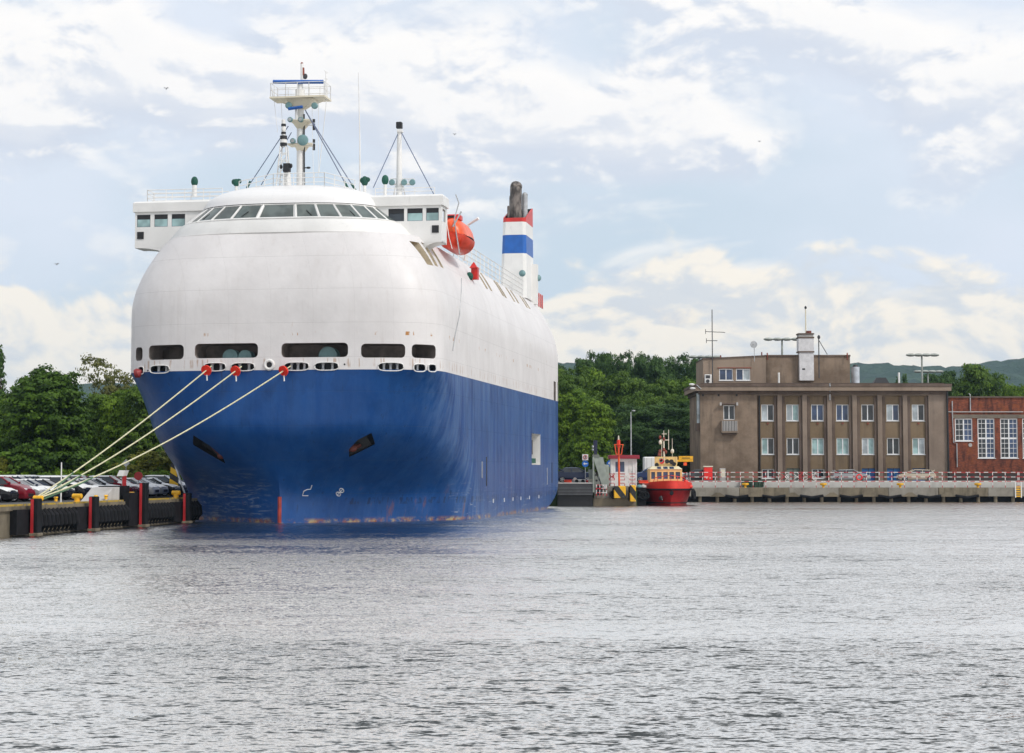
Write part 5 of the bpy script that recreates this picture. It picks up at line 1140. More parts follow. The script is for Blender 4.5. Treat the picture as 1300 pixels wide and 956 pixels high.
mb = MB(); mb.box(bx(962.2), bx(1179.8), YB - .01, YBAY + .01, bz(502), roofz); OP(mb, 'bay_lintel', PIL, B)
for z0, z1, e, m, nm in ((500.4, 496.5, .25, TRIM, 'cornice_bed'), (496.4, 491, .85, REN2, 'cornice'), (490.9, 487.6, .95, TRIM, 'roof_edge')):
    mb = MB(); mb.box(bx(889.5) - e * .8, XR + e * .55, YB - e, YB + 14.5, bz(z0), bz(z1)); OP(mb, nm, m, B)
mb = MB(); mb.box(bx(889.5) + .2, XR - .2, YB + .4, YB + 14, bz(487.5), bz(486)); OP(mb, 'roof', paint('roof_felt', (.10, .07, .055), .9), B)
for px in (893, 913, 936): mb = MB(); mb.box(bx(px) - .12, bx(px) + .12, YB - .08, YB, bz(503), bz(500.6)); OP(mb, 'wall_vent', BLACK, B)
for i in (0, 2, 3, 4, 6):
    mb = MB(); x = bay(cx[i]); mb.box(x - .12, x + .12, YBAY - .12, YBAY, bz(538.5), bz(536.5)); OP(mb, 'wall_vent', BROWNRUST, B)
mb = MB(); mb.tube([(bx(965), YB + .1, TZ), (bx(965), YB + .1, bz(500))], .09, 8); OP(mb, 'downpipe', BLACK, B)
mb = MB(); mb.tube([(bx(1053), YB - .95, bz(487)), (bx(1053.5), YB - .95, bz(490)), (bx(1054.5), YB - .1, bz(498)), (bx(1054.5), YB - .1, bz(508))], .10, 8); OP(mb, 'downpipe', STEEL, B)
mb = MB(); mb.tube([(bx(1204), YB - .2, TZ), (bx(1203.5), YB - .2, bz(494))], .12, 8); OP(mb, 'downpipe', BLACK, B)
mb = MB(); mb.box(bx(886), bx(889.3), YB + .6, YB + 1.2, bz(537), bz(499)); OP(mb, 'side_window_strip', BLIND, B)
mb = MB(); mb.box(bx(885), bx(889.4), YB + .4, YB + 1.6, bz(547), bz(537.2)); OP(mb, 'side_balcony', TRIM, B)
# balcony
bal = MB(); a, b = bx(915.5), bx(937); bal.box(a, b, YB - .75, YB - .005, bz(549.5), bz(547.5)); bal.box(a, b, YB - .78, YB - .70, bz(534.5), bz(533)); bal.box(a, a + .12, YB - .7, YB - .01, bz(547.4), bz(534.6)); bal.box(b - .12, b, YB - .7, YB - .01, bz(547.4), bz(534.6))
bal = OP(bal, 'balcony', REN2, B); OP(MB().box(a + .13, b - .13, YB - .04, YB - .004, bz(547.3), bz(534.6)), 'balcony_gap_shade', DARKSTEEL, bal).matrix_parent_inverse = Matrix.Identity(4)  # dark sheet added behind the balusters to make the gaps look shaded
for k in range(10):
    x = a + .2 + (b - a - .4) * k / 9; OP(MB().box(x - .05, x + .05, YB - .77, YB - .72, bz(547.4), bz(534.6)), 'baluster', PALECONC, bal).matrix_parent_inverse = Matrix.Identity(4)
OP(MB().box(a + .2, b - .2, YB - .5, YB - .004, bz(552), bz(549.6)), 'balcony_bracket', TRIM, bal).matrix_parent_inverse = Matrix.Identity(4)
mb = MB(); mb.box(a - .05, b + .05, YB - .5, YB - .005, bz(513.5), bz(511.5)); OP(mb, 'window_hood', TRIM, B)
for px in (915, 936): mb = MB(); mb.box(bx(px) - .12, bx(px) + .12, YB - .6, YB - .51, bz(515), bz(511)); OP(mb, 'hood_lamp', PALECONC, B)
# penthouse
YP = YB + 3.0; ptx = lambda px: X(px, YP); ptz = lambda py: Z(py, YP); zb_ = bz(486)
pw = [(ptx(914), ptx(931.5), ptz(483), ptz(468.2)), (ptx(935.5), ptx(953.5), ptz(483), ptz(468.2))]
mb = MB(); facade(mb, ptx(893.5), ptx(973.5), zb_ - .1, ptz(456), YP, pw)
mb.add([(ptx(893.5), YP, ptz(456)), (ptx(973.5), YP, ptz(456)), (ptx(973.5), YP, ptz(452)), (ptx(893.5), YP, ptz(456) + .02)], [(0, 1, 2, 3)])
mb.add([(ptx(893.5), YP, zb_), (ptx(893.5), YP + 9, zb_), (ptx(893.5), YP + 9, ptz(456)), (ptx(893.5), YP, ptz(456))], [(0, 1, 2, 3)]); OP(mb, 'penthouse_wall', REN2, B)
mb = MB(); mb.prism([(ptx(893), YP - .15, ptz(456)), (ptx(974), YP - .15, ptz(452)), (ptx(974), YP - .15, ptz(450.8)), (ptx(893), YP - .15, ptz(454.8))], (0, 9, 0)); OP(mb, 'penthouse_roof', TRIM, B)
mb = MB(); mb.box(ptx(973.6), ptx(1082.5), YP + .9, YP + 9, zb_ - .1, ptz(452)); OP(mb, 'penthouse_block', REN, B)
mb = MB(); mb.box(ptx(973.2), ptx(1083), YP + .75, YP + 9.1, ptz(452) + .003, ptz(450)); OP(mb, 'penthouse_roof', TRIM, B)
for o, gl in zip(pw, ((BLUEGLASS, BLUEGLASS), (BLUEGLASS, BLIND))): window(B, *o, YP, .15, gl=gl)
mb = MB(); mb.box(ptx(912), ptx(955), YP - .12, YP - .003, ptz(467.5), ptz(466.6)); OP(mb, 'window_hood', BROWNRUST, B)
ch = MB(); YC = YP + .2; ch.box(X(1016.5, YC), X(1034.8, YC), YC, YC + 1.6, Z(483, YC), Z(446.8, YC)); ch.box(X(1015.6, YC), X(1035, YC), YC - .05, YC + 1.7, Z(446.7, YC), Z(428.5, YC)); chm = OP(ch, 'chimney', paint('white_brick', (.62, .61, .62), .7, .1, dirt=.35), B)
for y0, y1 in ((447.4, 445.8), (429.4, 427.6), (424.6, 423)): OP(MB().box(X(1015, YC), X(1035.5, YC), YC - .12, YC + 1.75, Z(y0, YC), Z(y1, YC)), 'chimney_band', TRIM, chm).matrix_parent_inverse = Matrix.Identity(4)
OP(MB().box(X(1016, YC), X(1034.6, YC), YC, YC + 1.6, Z(427.5, YC), Z(424.7, YC)), 'chimney_top', PALECONC, chm).matrix_parent_inverse = Matrix.Identity(4)
OP(MB().box(X(1020, YC), X(1023.5, YC), YC - .03, YC + .01, Z(469.6, YC), Z(467.6, YC)), 'chimney_vent', BLACK, chm).matrix_parent_inverse = Matrix.Identity(4)
OP(MB().tube([(X(1030, YC), YC + .8, Z(423, YC)), (X(1030, YC), YC + .8, Z(419.5, YC))], .35, 10), 'chimney_pot', BROWNRUST, chm).matrix_parent_inverse = Matrix.Identity(4)
def pole(px, y0, y1, Y, r, name, label, cat, mat, extra=None):
    o = tag(empty(name, (X(px, Y), Y, Z(y1, Y))), label, cat); mb = MB(); mb.tube([(X(px, Y), Y, Z(y1, Y)), (X(px, Y), Y, Z(y0, Y))], [r, r * .8], 8); OP(mb, 'pole', mat, o)
    if extra: extra(o)
    return o
pole(1025, 390, 423, YC + .8, .10, 'roof_mast', 'thin cream mast with dark cap on top of the white chimney', 'mast', CREAM, lambda o: OP(MB().ball((X(1025, YC + .8), YC + .8, Z(390.5, YC + .8)), .16, .16, .22, 8, 6), 'mast_cap', BLACK, o))
def ant(o):
    Y = YP - .3
    for y, x0, x1 in ((421, 897, 922), (432.5, 898, 912)):
        mb = MB(); mb.tube([(X(x0, Y), Y, Z(y, Y)), (X(x1, Y), Y, Z(y + (1 if y < 430 else 0), Y))], .045, 5); mb.tube([(X(x0, Y), Y, Z(y - 3, Y)), (X(x0, Y), Y, Z(y + 3, Y))], .04, 5); OP(mb, 'aerial_arm', DARKSTEEL, o)
pole(905.5, 393, 487, YP - .3, .07, 'aerial_mast', 'tall thin aerial mast with two cross arms at the left roof end', 'aerial', DARKSTEEL, ant)
def dish(o):
    Y = YP - .4; mb = MB(); mb.tube([(X(958, Y), Y, Z(437.5, Y)), (X(958, Y), Y - .1, Z(437.5, Y)), (X(958, Y), Y - .22, Z(437.5, Y))], [.1, .35, .46], 18); OP(mb, 'dish', STEEL, o, True); mb = MB(); mb.tube([(X(958, Y), Y - .1, Z(437.5, Y)), (X(956.5, Y), Y - .6, Z(438, Y))], .04, 5); OP(mb, 'feed_arm', DARKSTEEL, o)
pole(959, 437, 459, YP - .3, .05, 'satellite_dish', 'grey satellite dish on a short pole above the roof windows', 'satellite dish', STEEL, dish)
def heads(px0, px1, n, y, Y, dbl=False):
    def f(o):
        mb = MB(); mb.tube([(X(px0, Y), Y, Z(y, Y)), (X(px1, Y), Y, Z(y, Y))], .12, 6); OP(mb, 'cross_arm', GREY, o)
        for i in range(n):
            x = X(px0 + (px1 - px0) * i / (n - 1), Y); mb = MB(); mb.ball((x, Y - .2, Z(y + .3, Y)), .72, .4, .24, 12, 6); OP(mb, 'lamp_head', GREY, o, True)
    return f
pole(994.5, 431, 470, YB + 22, .16, 'floodlight_mast', 'floodlight mast with four lamp heads rising behind the roof left of the chimney', 'floodlight mast', GREY, heads(977, 1012, 4, 430.5, YB + 22))
pole(889, 454, 600, YB + 30, .16, 'floodlight_mast', 'floodlight mast with lamp heads left of the roof aerial', 'floodlight mast', GREY, heads(881, 911, 4, 453, YB + 30))
pole(1172.5, 451, 600, YB + 24, .16, 'floodlight_mast', 'taller floodlight mast with twin arms right of the brown building roof', 'floodlight mast', GREY, heads(1158, 1188, 4, 450.5, YB + 24))
pole(1180, 472, 600, YB + 60, .16, 'floodlight_mast', 'shorter floodlight mast behind the taller one at the right roof end', 'floodlight mast', GREY, heads(1167, 1194, 4, 471.5, YB + 60))
def guy(o):
    Y = YP + .3; mb = MB(); mb.tube([(X(1041.5, Y), Y, Z(432, Y)), (X(1052, Y), Y, Z(450, Y))], .05, 5); OP(mb, 'stay', DARKSTEEL, o); mb = MB(); mb.ball((X(1041.5, Y), Y, Z(428, Y)), .2, .2, .28, 8, 6); OP(mb, 'lamp', DARKSTEEL, o)
pole(1041.3, 426, 480, YP + .3, .08, 'roof_pole', 'dark pole with slanting stay right of the white chimney', 'pole', DARKSTEEL, guy)
for px, y0, y1, l in ((990, 473, 484, 'white vent pipe on the roof left of the chimney'), (1143, 473, 484, 'white vent pipe on the right part of the roof')):
    mb = MB(); Y = YB + 2.0; mb.tube([(X(px, Y), Y, Z(y1 + 4, Y)), (X(px, Y), Y, Z(y0, Y))], .13, 8); tag(mb.build('vent_pipe', WHITE), l, 'vent pipe')
for px, y0, l in ((968.5, 447, 'short dark roof stub at the left penthouse end'), (975.5, 448, 'short dark roof stub beside the penthouse step'), (1077.5, 448, 'short dark roof stub at the right penthouse end'), (916, 451, 'small roof stub above the left window')):
    mb = MB(); Y = YP + .5; mb.tube([(X(px, Y), Y, Z(457, Y)), (X(px, Y), Y, Z(y0, Y))], .09, 6); tag(mb.build('roof_stub', BROWNRUST), l, 'roof stub')
o = tag(empty('roof_hatch', (X(1118, YB + 6), YB + 6, bz(486))), 'low dark pyramid roof hatch right of the penthouse', 'roof hatch'); Y = YB + 6
mb = MB(); mb.loft([[(X(1108, Y), Y - 1, bz(486)), (X(1130, Y), Y - 1, bz(486)), (X(1130, Y), Y + 1, bz(486)), (X(1108, Y), Y + 1, bz(486))], [(X(1114, Y), Y - .2, Z(479.5, Y)), (X(1126, Y), Y - .2, Z(479.5, Y)), (X(1126, Y), Y + .2, Z(479.5, Y)), (X(1114, Y), Y + .2, Z(479.5, Y))]], cap=True); OP(mb, 'hatch_cover', BLACK, o)
o = tag(empty('white_tank', (X(1087.5, YB + 9), YB + 9, bz(486))), 'pale blue white tank with dark cap right of the penthouse', 'tank'); Y = YB + 9
OP(MB().tube([(X(1087.5, Y), Y, Z(487, Y)), (X(1087.5, Y), Y, Z(466, Y))], .55, 14), 'tank_body', paint('tank_white', (.55, .60, .66), .4), o, True); OP(MB().tube([(X(1087.5, Y), Y, Z(466, Y)), (X(1087.5, Y), Y, Z(463, Y))], [.4, .25], 12), 'tank_cap', BLACK, o, True)
o = tag(empty('air_conditioner', (X(899, YP - .4), YP - .4, bz(487))), 'white air conditioner unit on the roof at the left penthouse corner', 'air conditioner'); Y = YP - .5
OP(MB().box(X(895.5, Y), X(904, Y), Y - .35, Y + .3, Z(487.5, Y), Z(475.5, Y), b=.03), 'unit_body', WHITE, o); OP(MB().disc((X(899, Y), Y - .37, Z(484, Y)), (0, 1, 0), .24, .04, 16), 'fan', DARKSTEEL, o); OP(MB().box(X(896.5, Y), X(902, Y), Y - .37, Y - .34, Z(480.5, Y), Z(476.5, Y)), 'vent_grille', DARKSTEEL, o)
o = tag(empty('wall_lamp', (bx(884), YB - .5, bz(490))), 'twin white lamp heads sticking out at the left end of the cornice', 'lamp')
OP(MB().tube([(bx(890), YB - .9, bz(494.5)), (bx(884), YB - 1.0, bz(489))], .06, 6), 'lamp_arm', STEEL, o)
for y in (488.5, 493.5): OP(MB().ball((bx(878 + (y - 488) * .2), YB - 1.0, bz(y)), .38, .2, .14, 10, 6), 'lamp_head', WHITE, o, True)
# brick building
t = NT('red_brick'); bt = t.N.new('ShaderNodeTexBrick'); t.L.new(t.mp((1, 1, 1), 'Object', (R(90), 0, 0)), bt.inputs['Vector']); bt.inputs['Scale'].default_value = 1.0
for k_, v_ in (('Brick Width', .27), ('Row Height', .082), ('Mortar Size', .006)): bt.inputs[k_].default_value = v_
bt.inputs['Color1'].default_value = (.28, .070, .030, 1); bt.inputs['Color2'].default_value = (.11, .030, .020, 1); bt.inputs['Mortar'].default_value = (.16, .12, .10, 1); bt.inputs['Bias'].default_value = -.1
n_ = t.noise(.55, detail=8, rough=.7); n2_ = t.noise(1.8, sc=(1, 1, .3), detail=6)
c_ = t.mix(t.m('MULTIPLY', t.st(n_, .50, .66), .6), bt.outputs['Color'], (.24, .075, .028)); c_ = t.mix(t.m('MULTIPLY', t.st(n2_, .46, .66), .75), c_, (.055, .024, .022)); BRICK = t.done(c_, .9, t.bump(bt.outputs['Fac'], -.3, .02), 0, .2)
YK_ = YB + .25; kx = lambda px: X(px, YK_); kz = lambda py: Z(py, YK_)
KB = tag(empty('brick_building', (kx(1204), YK_, TZ)), 'long red brick building with tall white barred windows at the right', 'building')
wo = [(kx(1213.2), kx(1235.6), kz(560), kz(531.3)), (kx(1242), kx(1263.8), kz(581.7), kz(531.3)), (kx(1270.8), kx(1293), kz(581.7), kz(531.3)), (kx(1299), kx(1321), kz(581.7), kz(531.3)), (kx(1327), kx(1349), kz(581.7), kz(531.3))]
mb = MB(); facade(mb, kx(1203.8), kx(1480), TZ - .5, kz(505), YK_, wo, rev=.2); OP(mb, 'brick_wall', BRICK, KB)
for i, o in enumerate(wo): window(KB, *o, YK_, .18, panes=2, gl=(GLASS, BLUEGLASS), rows=4 if i == 0 else 8, cols=2, split=None if i == 0 else 4, fw=.13, sill=True)
mb = MB(); mb.box(kx(1210.5), kx(1480), YK_ - .05, YK_ - .003, kz(530.9), kz(526.3)); OP(mb, 'lintel_band', concrete('lintel_concrete', (.20, .17, .13), (.14, .12, .10)), KB)
mb = MB(); mb.box(kx(1203.8), kx(1480), YK_ - .18, YK_ + 14, kz(504.9), kz(503.2)); OP(mb, 'roof_edge', TRIM, KB)
for pts, nm, m in (([(1210, 509), (1210, 527), (1211, 562), (1215, 563), (1215, 593)], 'downpipe', STEEL), ([(1233, 522), (1233, 501), (1231.5, 500)], 'vent_pipe', STEEL), ([(1204, 523), (1300, 523)], 'conduit', PALECONC)):
    mb = MB(); mb.tube([(kx(a), YK_ - .12, kz(b)) for a, b in pts], .07, 6); OP(mb, nm, m, KB)
mb = MB(); mb.disc((kx(1232.3), YK_ - .03, kz(565)), (0, 1, 0), .24, .06, 16); OP(mb, 'round_vent', PALECONC, KB)
mb = MB(); mb.box(kx(1205), kx(1480), YK_ - .05, YK_ - .002, TZ, kz(601)); OP(mb, 'plinth', paint('plinth_dark', (.06, .045, .04), .9), KB)
# quay furniture
o = tag(empty('red_cabinet', (X(899, 226.5), 226.5, QZ)), 'bright red upright cabinet box in front of the brown building corner', 'cabinet'); Y = 226.3
OP(MB().box(X(894, Y), X(904.5, Y), Y, Y + .8, Z(609.5, Y), Z(593, Y), b=.03), 'cabinet_body', paint('cabinet_red', (.85, .02, .015), .4, .06), o); OP(MB().box(X(893.3, Y), X(905.2, Y), Y - .08, Y + .9, Z(592.9, Y), Z(591.5, Y)), 'cabinet_lid', CREAM, o); OP(MB().box(X(894.5, Y), X(904, Y), Y + .02, Y + .78, Z(613.2, Y), Z(609.6, Y)), 'cabinet_base', paint('base_blue', (.02, .03, .12)), o)
for px in (897, 901.5): OP(MB().ball((X(px, Y), Y - .02, Z(607, Y)), .09, .05, .09, 8, 5), 'cabinet_lock', CREAM, o)
o = tag(empty('grey_meter_box', (X(917, 229), 229, TZ)), 'pale grey meter box standing right of the red cabinet', 'meter box'); Y = 229
OP(MB().box(X(914, Y), X(921, Y), Y, Y + .5, TZ, Z(594.5, Y), b=.03), 'box_body', PALECONC, o); OP(MB().box(X(915, Y), X(920.2, Y), Y - .02, Y, Z(606, Y), Z(596, Y)), 'box_door', CREAM, o)
o = tag(empty('green_skip', (X(956, QY + 3), QY + 2.6, QZ)), 'dark green steel skip standing at the low quay wall', 'skip'); Y = QY + 2.4
mb = MB(); a, b = X(942, Y), X(971, Y); SKG = paint('skip_green', (.045, .09, .06), .6, .25); mb.loft([[(a + .3, Y, QZ + .02), (b - .3, Y, QZ + .02), (b - .3, Y + .85, QZ + .02), (a + .3, Y + .85, QZ + .02)], [(a, Y - .1, QZ + .95), (b, Y - .1, QZ + .95), (b, Y + .9, QZ + .95), (a, Y + .9, QZ + .95)]], cap=True); OP(mb, 'skip_body', SKG, o)
for k in range(6): x = a + (b - a) * (k + .5) / 6; OP(MB().box(x - .06, x + .06, Y - .14, Y - .04, QZ + .1, QZ + .9), 'skip_rib', SKG, o)
# ---------------------------------------------------------------- stern ramp area
Y = 196.5; SX = lambda px, y=Y: X(px, y)
o = tag(empty('stern_platform', (SX(733), Y, 0)), 'dark floating ramp platform with white edge at the ship stern', 'platform')
OP(MB().box(SX(708), SX(753), Y, 224, 1.15, TZ - .02), 'platform_deck', DARKSTEEL, o); OP(MB().box(SX(708), SX(752), Y - .06, Y + .3, TZ - .03, TZ + .10), 'white_kerb', PALECONC, o); OP(MB().box(SX(708), SX(752.5), Y + .4, 223, -1, 1.14), 'platform_pontoon', BLACK, o)
for k in range(3): OP(MB().box(SX(708), SX(752), Y - .05, Y + .01, 1.2 + k * .33, 1.28 + k * .33), 'side_rail', paint('rail_grey', (.10, .105, .11)), o)
o = tag(empty('concrete_pier', (SX(780), Y + 1, 0)), 'brown stained concrete pier under the grey ramp tower', 'pier'); Yb = Y + .6
OP(MB().box(SX(753.5), SX(808), Yb, 223, -1, Z(632.5, Yb)), 'pier_foot', MUDCONC, o); OP(MB().box(SX(754.5), SX(806), Yb + .25, 222.9, Z(632.4, Yb), Z(617.5, Yb)), 'pier_wall', CONC, o)
o = tag(empty('ramp_tower', (SX(762), Y, 1.5)), 'grey slanted steel lifting tower of the ramp beside the kiosk', 'ramp tower')
def flat(pts, y, d, mat, name, par): return OP(MB().prism([at(a, b, y) for a, b in pts], (0, d, 0)), name, mat, par)
GT = paint('tower_grey', (.30, .33, .29), .6, .15)
flat([(753, 580), (765.6, 580.3), (773.4, 616), (764.2, 616)], Y + .3, 1.0, GT, 'slanted_leg', o); flat([(767, 590), (773.2, 590), (773.2, 617), (768.5, 617)], Y + 1.4, .8, GT, 'rear_plate', o)
flat([(752.4, 580.2), (754.3, 580.2), (754.6, 625), (752.6, 625)], Y - .1, .5, GT, 'front_leg', o); flat([(754.8, 598), (763.5, 617), (762, 627), (754.8, 627)], Y + .2, .4, paint('gusset', (.17, .18, .16)), 'gusset_plate', o)
for px, py in ((756.5, 603), (757.5, 610)): OP(MB().disc(at(px, py, Y + .18), (0, 1, 0), .11, .05, 12), 'gusset_hole', BLACK, o)
flat([(752.6, 577), (760.5, 577), (761.5, 580), (752.6, 580)], Y + .2, 1.0, paint('gusset', (.17, .18, .16)), 'tower_head', o); flat([(746.5, 596), (752.3, 596), (752.3, 618), (750, 618)], Y + 2, .5, GT, 'side_plate', o)
flat([(747, 608), (752.2, 608), (752.2, 626), (750.4, 624)], Y + 1.2, .4, CREAM, 'pale_plate', o)
o = tag(empty('signal_light', at(756, 577, Y + .6)), 'dark blue signal light block on top of the grey ramp tower', 'signal light')
flat([(753.5, 559), (758.6, 559), (758.2, 577), (754, 577)], Y + .4, .5, paint('signal_navy', (.012, .015, .045)), 'light_housing', o)
for py in (567, 571): OP(MB().ball(at(752.6, py, Y + .3), .11, .11, .13, 8, 6), 'lamp', STEEL, o)
fence(SX(757), SX(770), Y - .1, Z(629.5, Y), 3, (.35, .8, 1.15), 'small red and white railing at the foot of the grey ramp tower', brace=(2,), post_h=1.2)
MBX = MB().box(SX(758.6), SX(764), Y + .02, Y + .06, Z(628.5, Y), Z(615.5, Y)); tag(MBX.build('tower_door', BLACK), 'dark steel door panel at the foot of the ramp tower', 'door')
# signs
Ys = 204
sg = sign((X(743, Ys), Ys, TZ), Z(580.5, Ys) - TZ, 'square', WHITE, 'white square sign above a blue round arrow sign by the navy car', r=.33)
OP(MB().torus((X(743, Ys), Ys - .1, Z(580.5, Ys)), (0, 1, 0), .2, .035, 20, 6), 'sign_ring', paint('sign_red', (.5, .02, .02)), sg); OP(MB().box(X(743, Ys) - .05, X(743, Ys) + .05, Ys - .11, Ys - .085, Z(582, Ys), Z(579, Ys)), 'sign_figure', BLACK, sg)
OP(MB().disc((X(743, Ys), Ys - .08, Z(588.7, Ys)), (0, 1, 0), .36, .03, 24), 'blue_disc', paint('sign_blue', (.01, .14, .55), .35), sg)
def arrow(px, y, z, par): mb = MB(); x = X(px, y); mb.prism([(x - .24, y - .11, z), (x - .06, y - .11, z + .14), (x - .06, y - .11, z + .05), (x + .24, y - .11, z + .05), (x + .24, y - .11, z - .05), (x - .06, y - .11, z - .05), (x - .06, y - .11, z - .14)], (0, .015, 0)); OP(mb, 'white_arrow', WHITE, par)
arrow(743, Ys, Z(588.7, Ys), sg)
Ys2 = 208; sg = sign((X(774.5, Ys2), Ys2, TZ), Z(586, Ys2) - TZ, 'disc', paint('sign_blue', (.01, .14, .55)), 'blue round arrow sign half hidden by the white kiosk', r=.38); arrow(774.5, Ys2, Z(588, Ys2), sg)
# kiosk
Yk = 202; k = tag(empty('kiosk', (X(791.5, Yk), Yk, TZ)), 'white kiosk hut with flat dark red roof and one window', 'kiosk')
mb = MB(); kw = [(X(780.5, Yk), X(793.5, Yk), Z(600, Yk), Z(585.3, Yk))]; facade(mb, X(775.8, Yk), X(808.3, Yk), TZ - .6, Z(582.5, Yk), Yk, kw, rev=.1); mb.box(X(775.8, Yk), X(808.3, Yk), Yk + .12, Yk + 2.6, TZ - .6, Z(582.5, Yk)); OP(mb, 'wall_panel', WHITE, k)
for px in (776.4, 804.3, 807.6): OP(MB().box(X(px - .9, Yk), X(px + .9, Yk), Yk - .08, Yk - .003, TZ - .6, Z(582.6, Yk)), 'corner_post', WHITE, k)
OP(MB().box(X(773.3, Yk), X(811.6, Yk), Yk - .5, Yk + 3, Z(582.4, Yk), Z(577.8, Yk), b=.05), 'kiosk_roof', paint('kiosk_roof_red', (.28, .012, .03), .45, .08), k)
window(k, *kw[0], Yk, .1, panes=1, gl=(BLUEGLASS,), fw=.07)
OP(MB().box(X(797.5, Yk), X(802.5, Yk), Yk - .02, Yk - .002, TZ, Z(585, Yk)), 'kiosk_door', paint('door_pale', (.68, .67, .64)), k)
OP(MB().box(X(801.8, Yk), X(802.6, Yk), Yk - .06, Yk - .02, Z(601, Yk), Z(598, Yk)), 'door_handle', STEEL, k)
fence(X(773.5, 199), X(806, 199), 199, Z(617, 199), 5, (.3, .65, 1.0, 1.3), 'low red and white railing with boards in front of the white kiosk', brace=(0, 3), post_h=1.35)
# orange beacon
Yo = 198.2; bc = tag(empty('beacon', (X(786, Yo), Yo, Z(617, Yo))), 'orange navigation beacon post with caged lantern before the kiosk', 'beacon')
OP(MB().tube([(X(786, Yo), Yo, Z(617.5, Yo)), (X(785.5, Yo), Yo, Z(567, Yo))], .11, 10), 'beacon_post', ORANGE, bc, True); OP(MB().tube([(X(785.5, Yo), Yo, Z(568, Yo)), (X(785.5, Yo), Yo, Z(558.5, Yo))], [.2, .18], 12), 'lantern', paint('lantern_red', (.85, .035, .01), .35), bc, True)
OP(MB().tube([(X(785.4, Yo), Yo, Z(558.4, Yo)), (X(785.4, Yo), Yo, Z(553, Yo))], [.1, .06], 10), 'lantern_tip', CREAM, bc, True)
for sgn in (-1, 1):
    for dy in (-.3, .3): OP(MB().tube([(X(785.7 + sgn * 3.4, Yo), Yo + dy, Z(576.5, Yo)), (X(785.7 + sgn * 5.2, Yo), Yo + dy, Z(564.5, Yo))], .045, 5), 'cage_bar', ORANGE, bc)
    OP(MB().box(min(X(785.7, Yo), X(785.7 + sgn * 6, Yo)), max(X(785.7, Yo), X(785.7 + sgn * 6, Yo)), Yo - .3, Yo + .3, Z(564.8, Yo), Z(564, Yo)), 'cage_ring', ORANGE, bc); OP(MB().box(min(X(785.7, Yo), X(785.7 + sgn * 4, Yo)), max(X(785.7, Yo), X(785.7 + sgn * 4, Yo)), Yo - .3, Yo + .3, Z(577.2, Yo), Z(576.4, Yo)), 'cage_floor', ORANGE, bc)
# hazard striped fender blocks
for (x0, x1, y0, y1, l) in ((779, 794, 617, 632.2, 'wide black and yellow striped fender block under the orange beacon'), (799.3, 806.8, 616, 636.5, 'narrow black and yellow striped fender block right of the wide one')):
    o = tag(empty('striped_fender', (SX(x0), Y, Z(y1, Y))), l, 'fender', 'hazard striped fender blocks'); MB().box(0, SX(x1) - SX(x0), -.35, .55, 0, Z(y0, Y) - Z(y1, Y), b=.06).build('striped_block', HAZARD, o)
    MB().box(-.12, 0, -.2, .5, .1, Z(y0, Y) - Z(y1, Y) - .2).build('rubber_edge', RUBBER, o)
mb = MB(); mb.tube([(SX(779.5), Y - .1, Z(628, Y)), (SX(779.5), Y + .4, Z(628, Y))], .48, 16); tag(mb.build('tyre_fender', RUBBER, smooth=True), 'black round tyre fender at the left of the wide striped block', 'tyre')
# street lamp, van, crane arm
Yl = 225; o = tag(empty('street_lamp', (X(801.3, Yl), Yl, TZ)), 'tall grey street lamp before the dark wood behind the kiosk', 'street lamp'); OP(MB().tube([(X(801.3, Yl), Yl, TZ), (X(801.3, Yl), Yl, Z(523, Yl)), (X(802.5, Yl), Yl - .3, Z(521.3, Yl)), (X(804, Yl), Yl - .4, Z(521.3, Yl))], [.10, .06, .05, .05], 8), 'lamp_post', STEEL, o, True); OP(MB().ball((X(804.6, Yl), Yl - .4, Z(521.7, Yl)), .22, .15, .1, 10, 6), 'lamp_head', STEEL, o, True)
Yv = 222.5; v = tag(empty('white_van', (X(828, Yv), Yv, TZ)), 'tall white box van parked behind the blue car', 'van')
OP(MB().box(X(817.5, Yv), X(840, Yv), Yv, Yv + 2.1, TZ + .5, Z(580, Yv), b=.12), 'box_body', WHITE, v); OP(MB().box(X(840.2, Yv), X(853, Yv), Yv + .1, Yv + 2.0, TZ + .4, Z(590, Yv), b=.25), 'cab', WHITE, v)
for k_ in range(3): OP(MB().box(X(821 + 6 * k_, Yv), X(821.4 + 6 * k_, Yv), Yv - .015, Yv - .001, TZ + .7, Z(581.5, Yv)), 'panel_rib', PALECONC, v)
for px in (822, 848): OP(MB().tube([(X(px, Yv), Yv - .02, TZ + .36), (X(px, Yv), Yv + .3, TZ + .36)], .36, 16), 'wheel', RUBBER, v, True)
OP(MB().box(X(844, Yv), X(851, Yv), Yv + .08, Yv + .1, Z(597, Yv), Z(592.5, Yv)), 'side_window', GLASS, v)
Yc = 214; o = tag(empty('crane', (X(862, Yc), Yc, TZ)), 'small yellow loading crane with horizontal arm behind the pilot boat', 'crane')
OP(MB().box(X(848, Yc), X(880, Yc), Yc, Yc + .5, Z(586.2, Yc), Z(583.7, Yc)), 'crane_arm', YELLOW, o); OP(MB().box(X(862, Yc), X(880, Yc), Yc - .02, Yc + .45, Z(583.6, Yc), Z(579, Yc)), 'arm_box', YELLOW, o); OP(MB().tube([(X(852, Yc), Yc + .3, TZ), (X(852, Yc), Yc + .3, Z(584, Yc))], .28, 10), 'crane_column', YELLOW, o, True); OP(MB().box(X(866, Yc), X(876, Yc), Yc - .04, Yc - .021, Z(582.6, Yc), Z(580.6, Yc)), 'arm_recess_shade', paint('arm_shadow', (.35, .20, .01)), o)  # darker plate on the arm box, recess shadow put into its colour
OP(MB().box(X(868, Yc), X(872, Yc), Yc, Yc + .3, Z(591, Yc), Z(587, Yc)), 'hook_block', ORANGE, o)
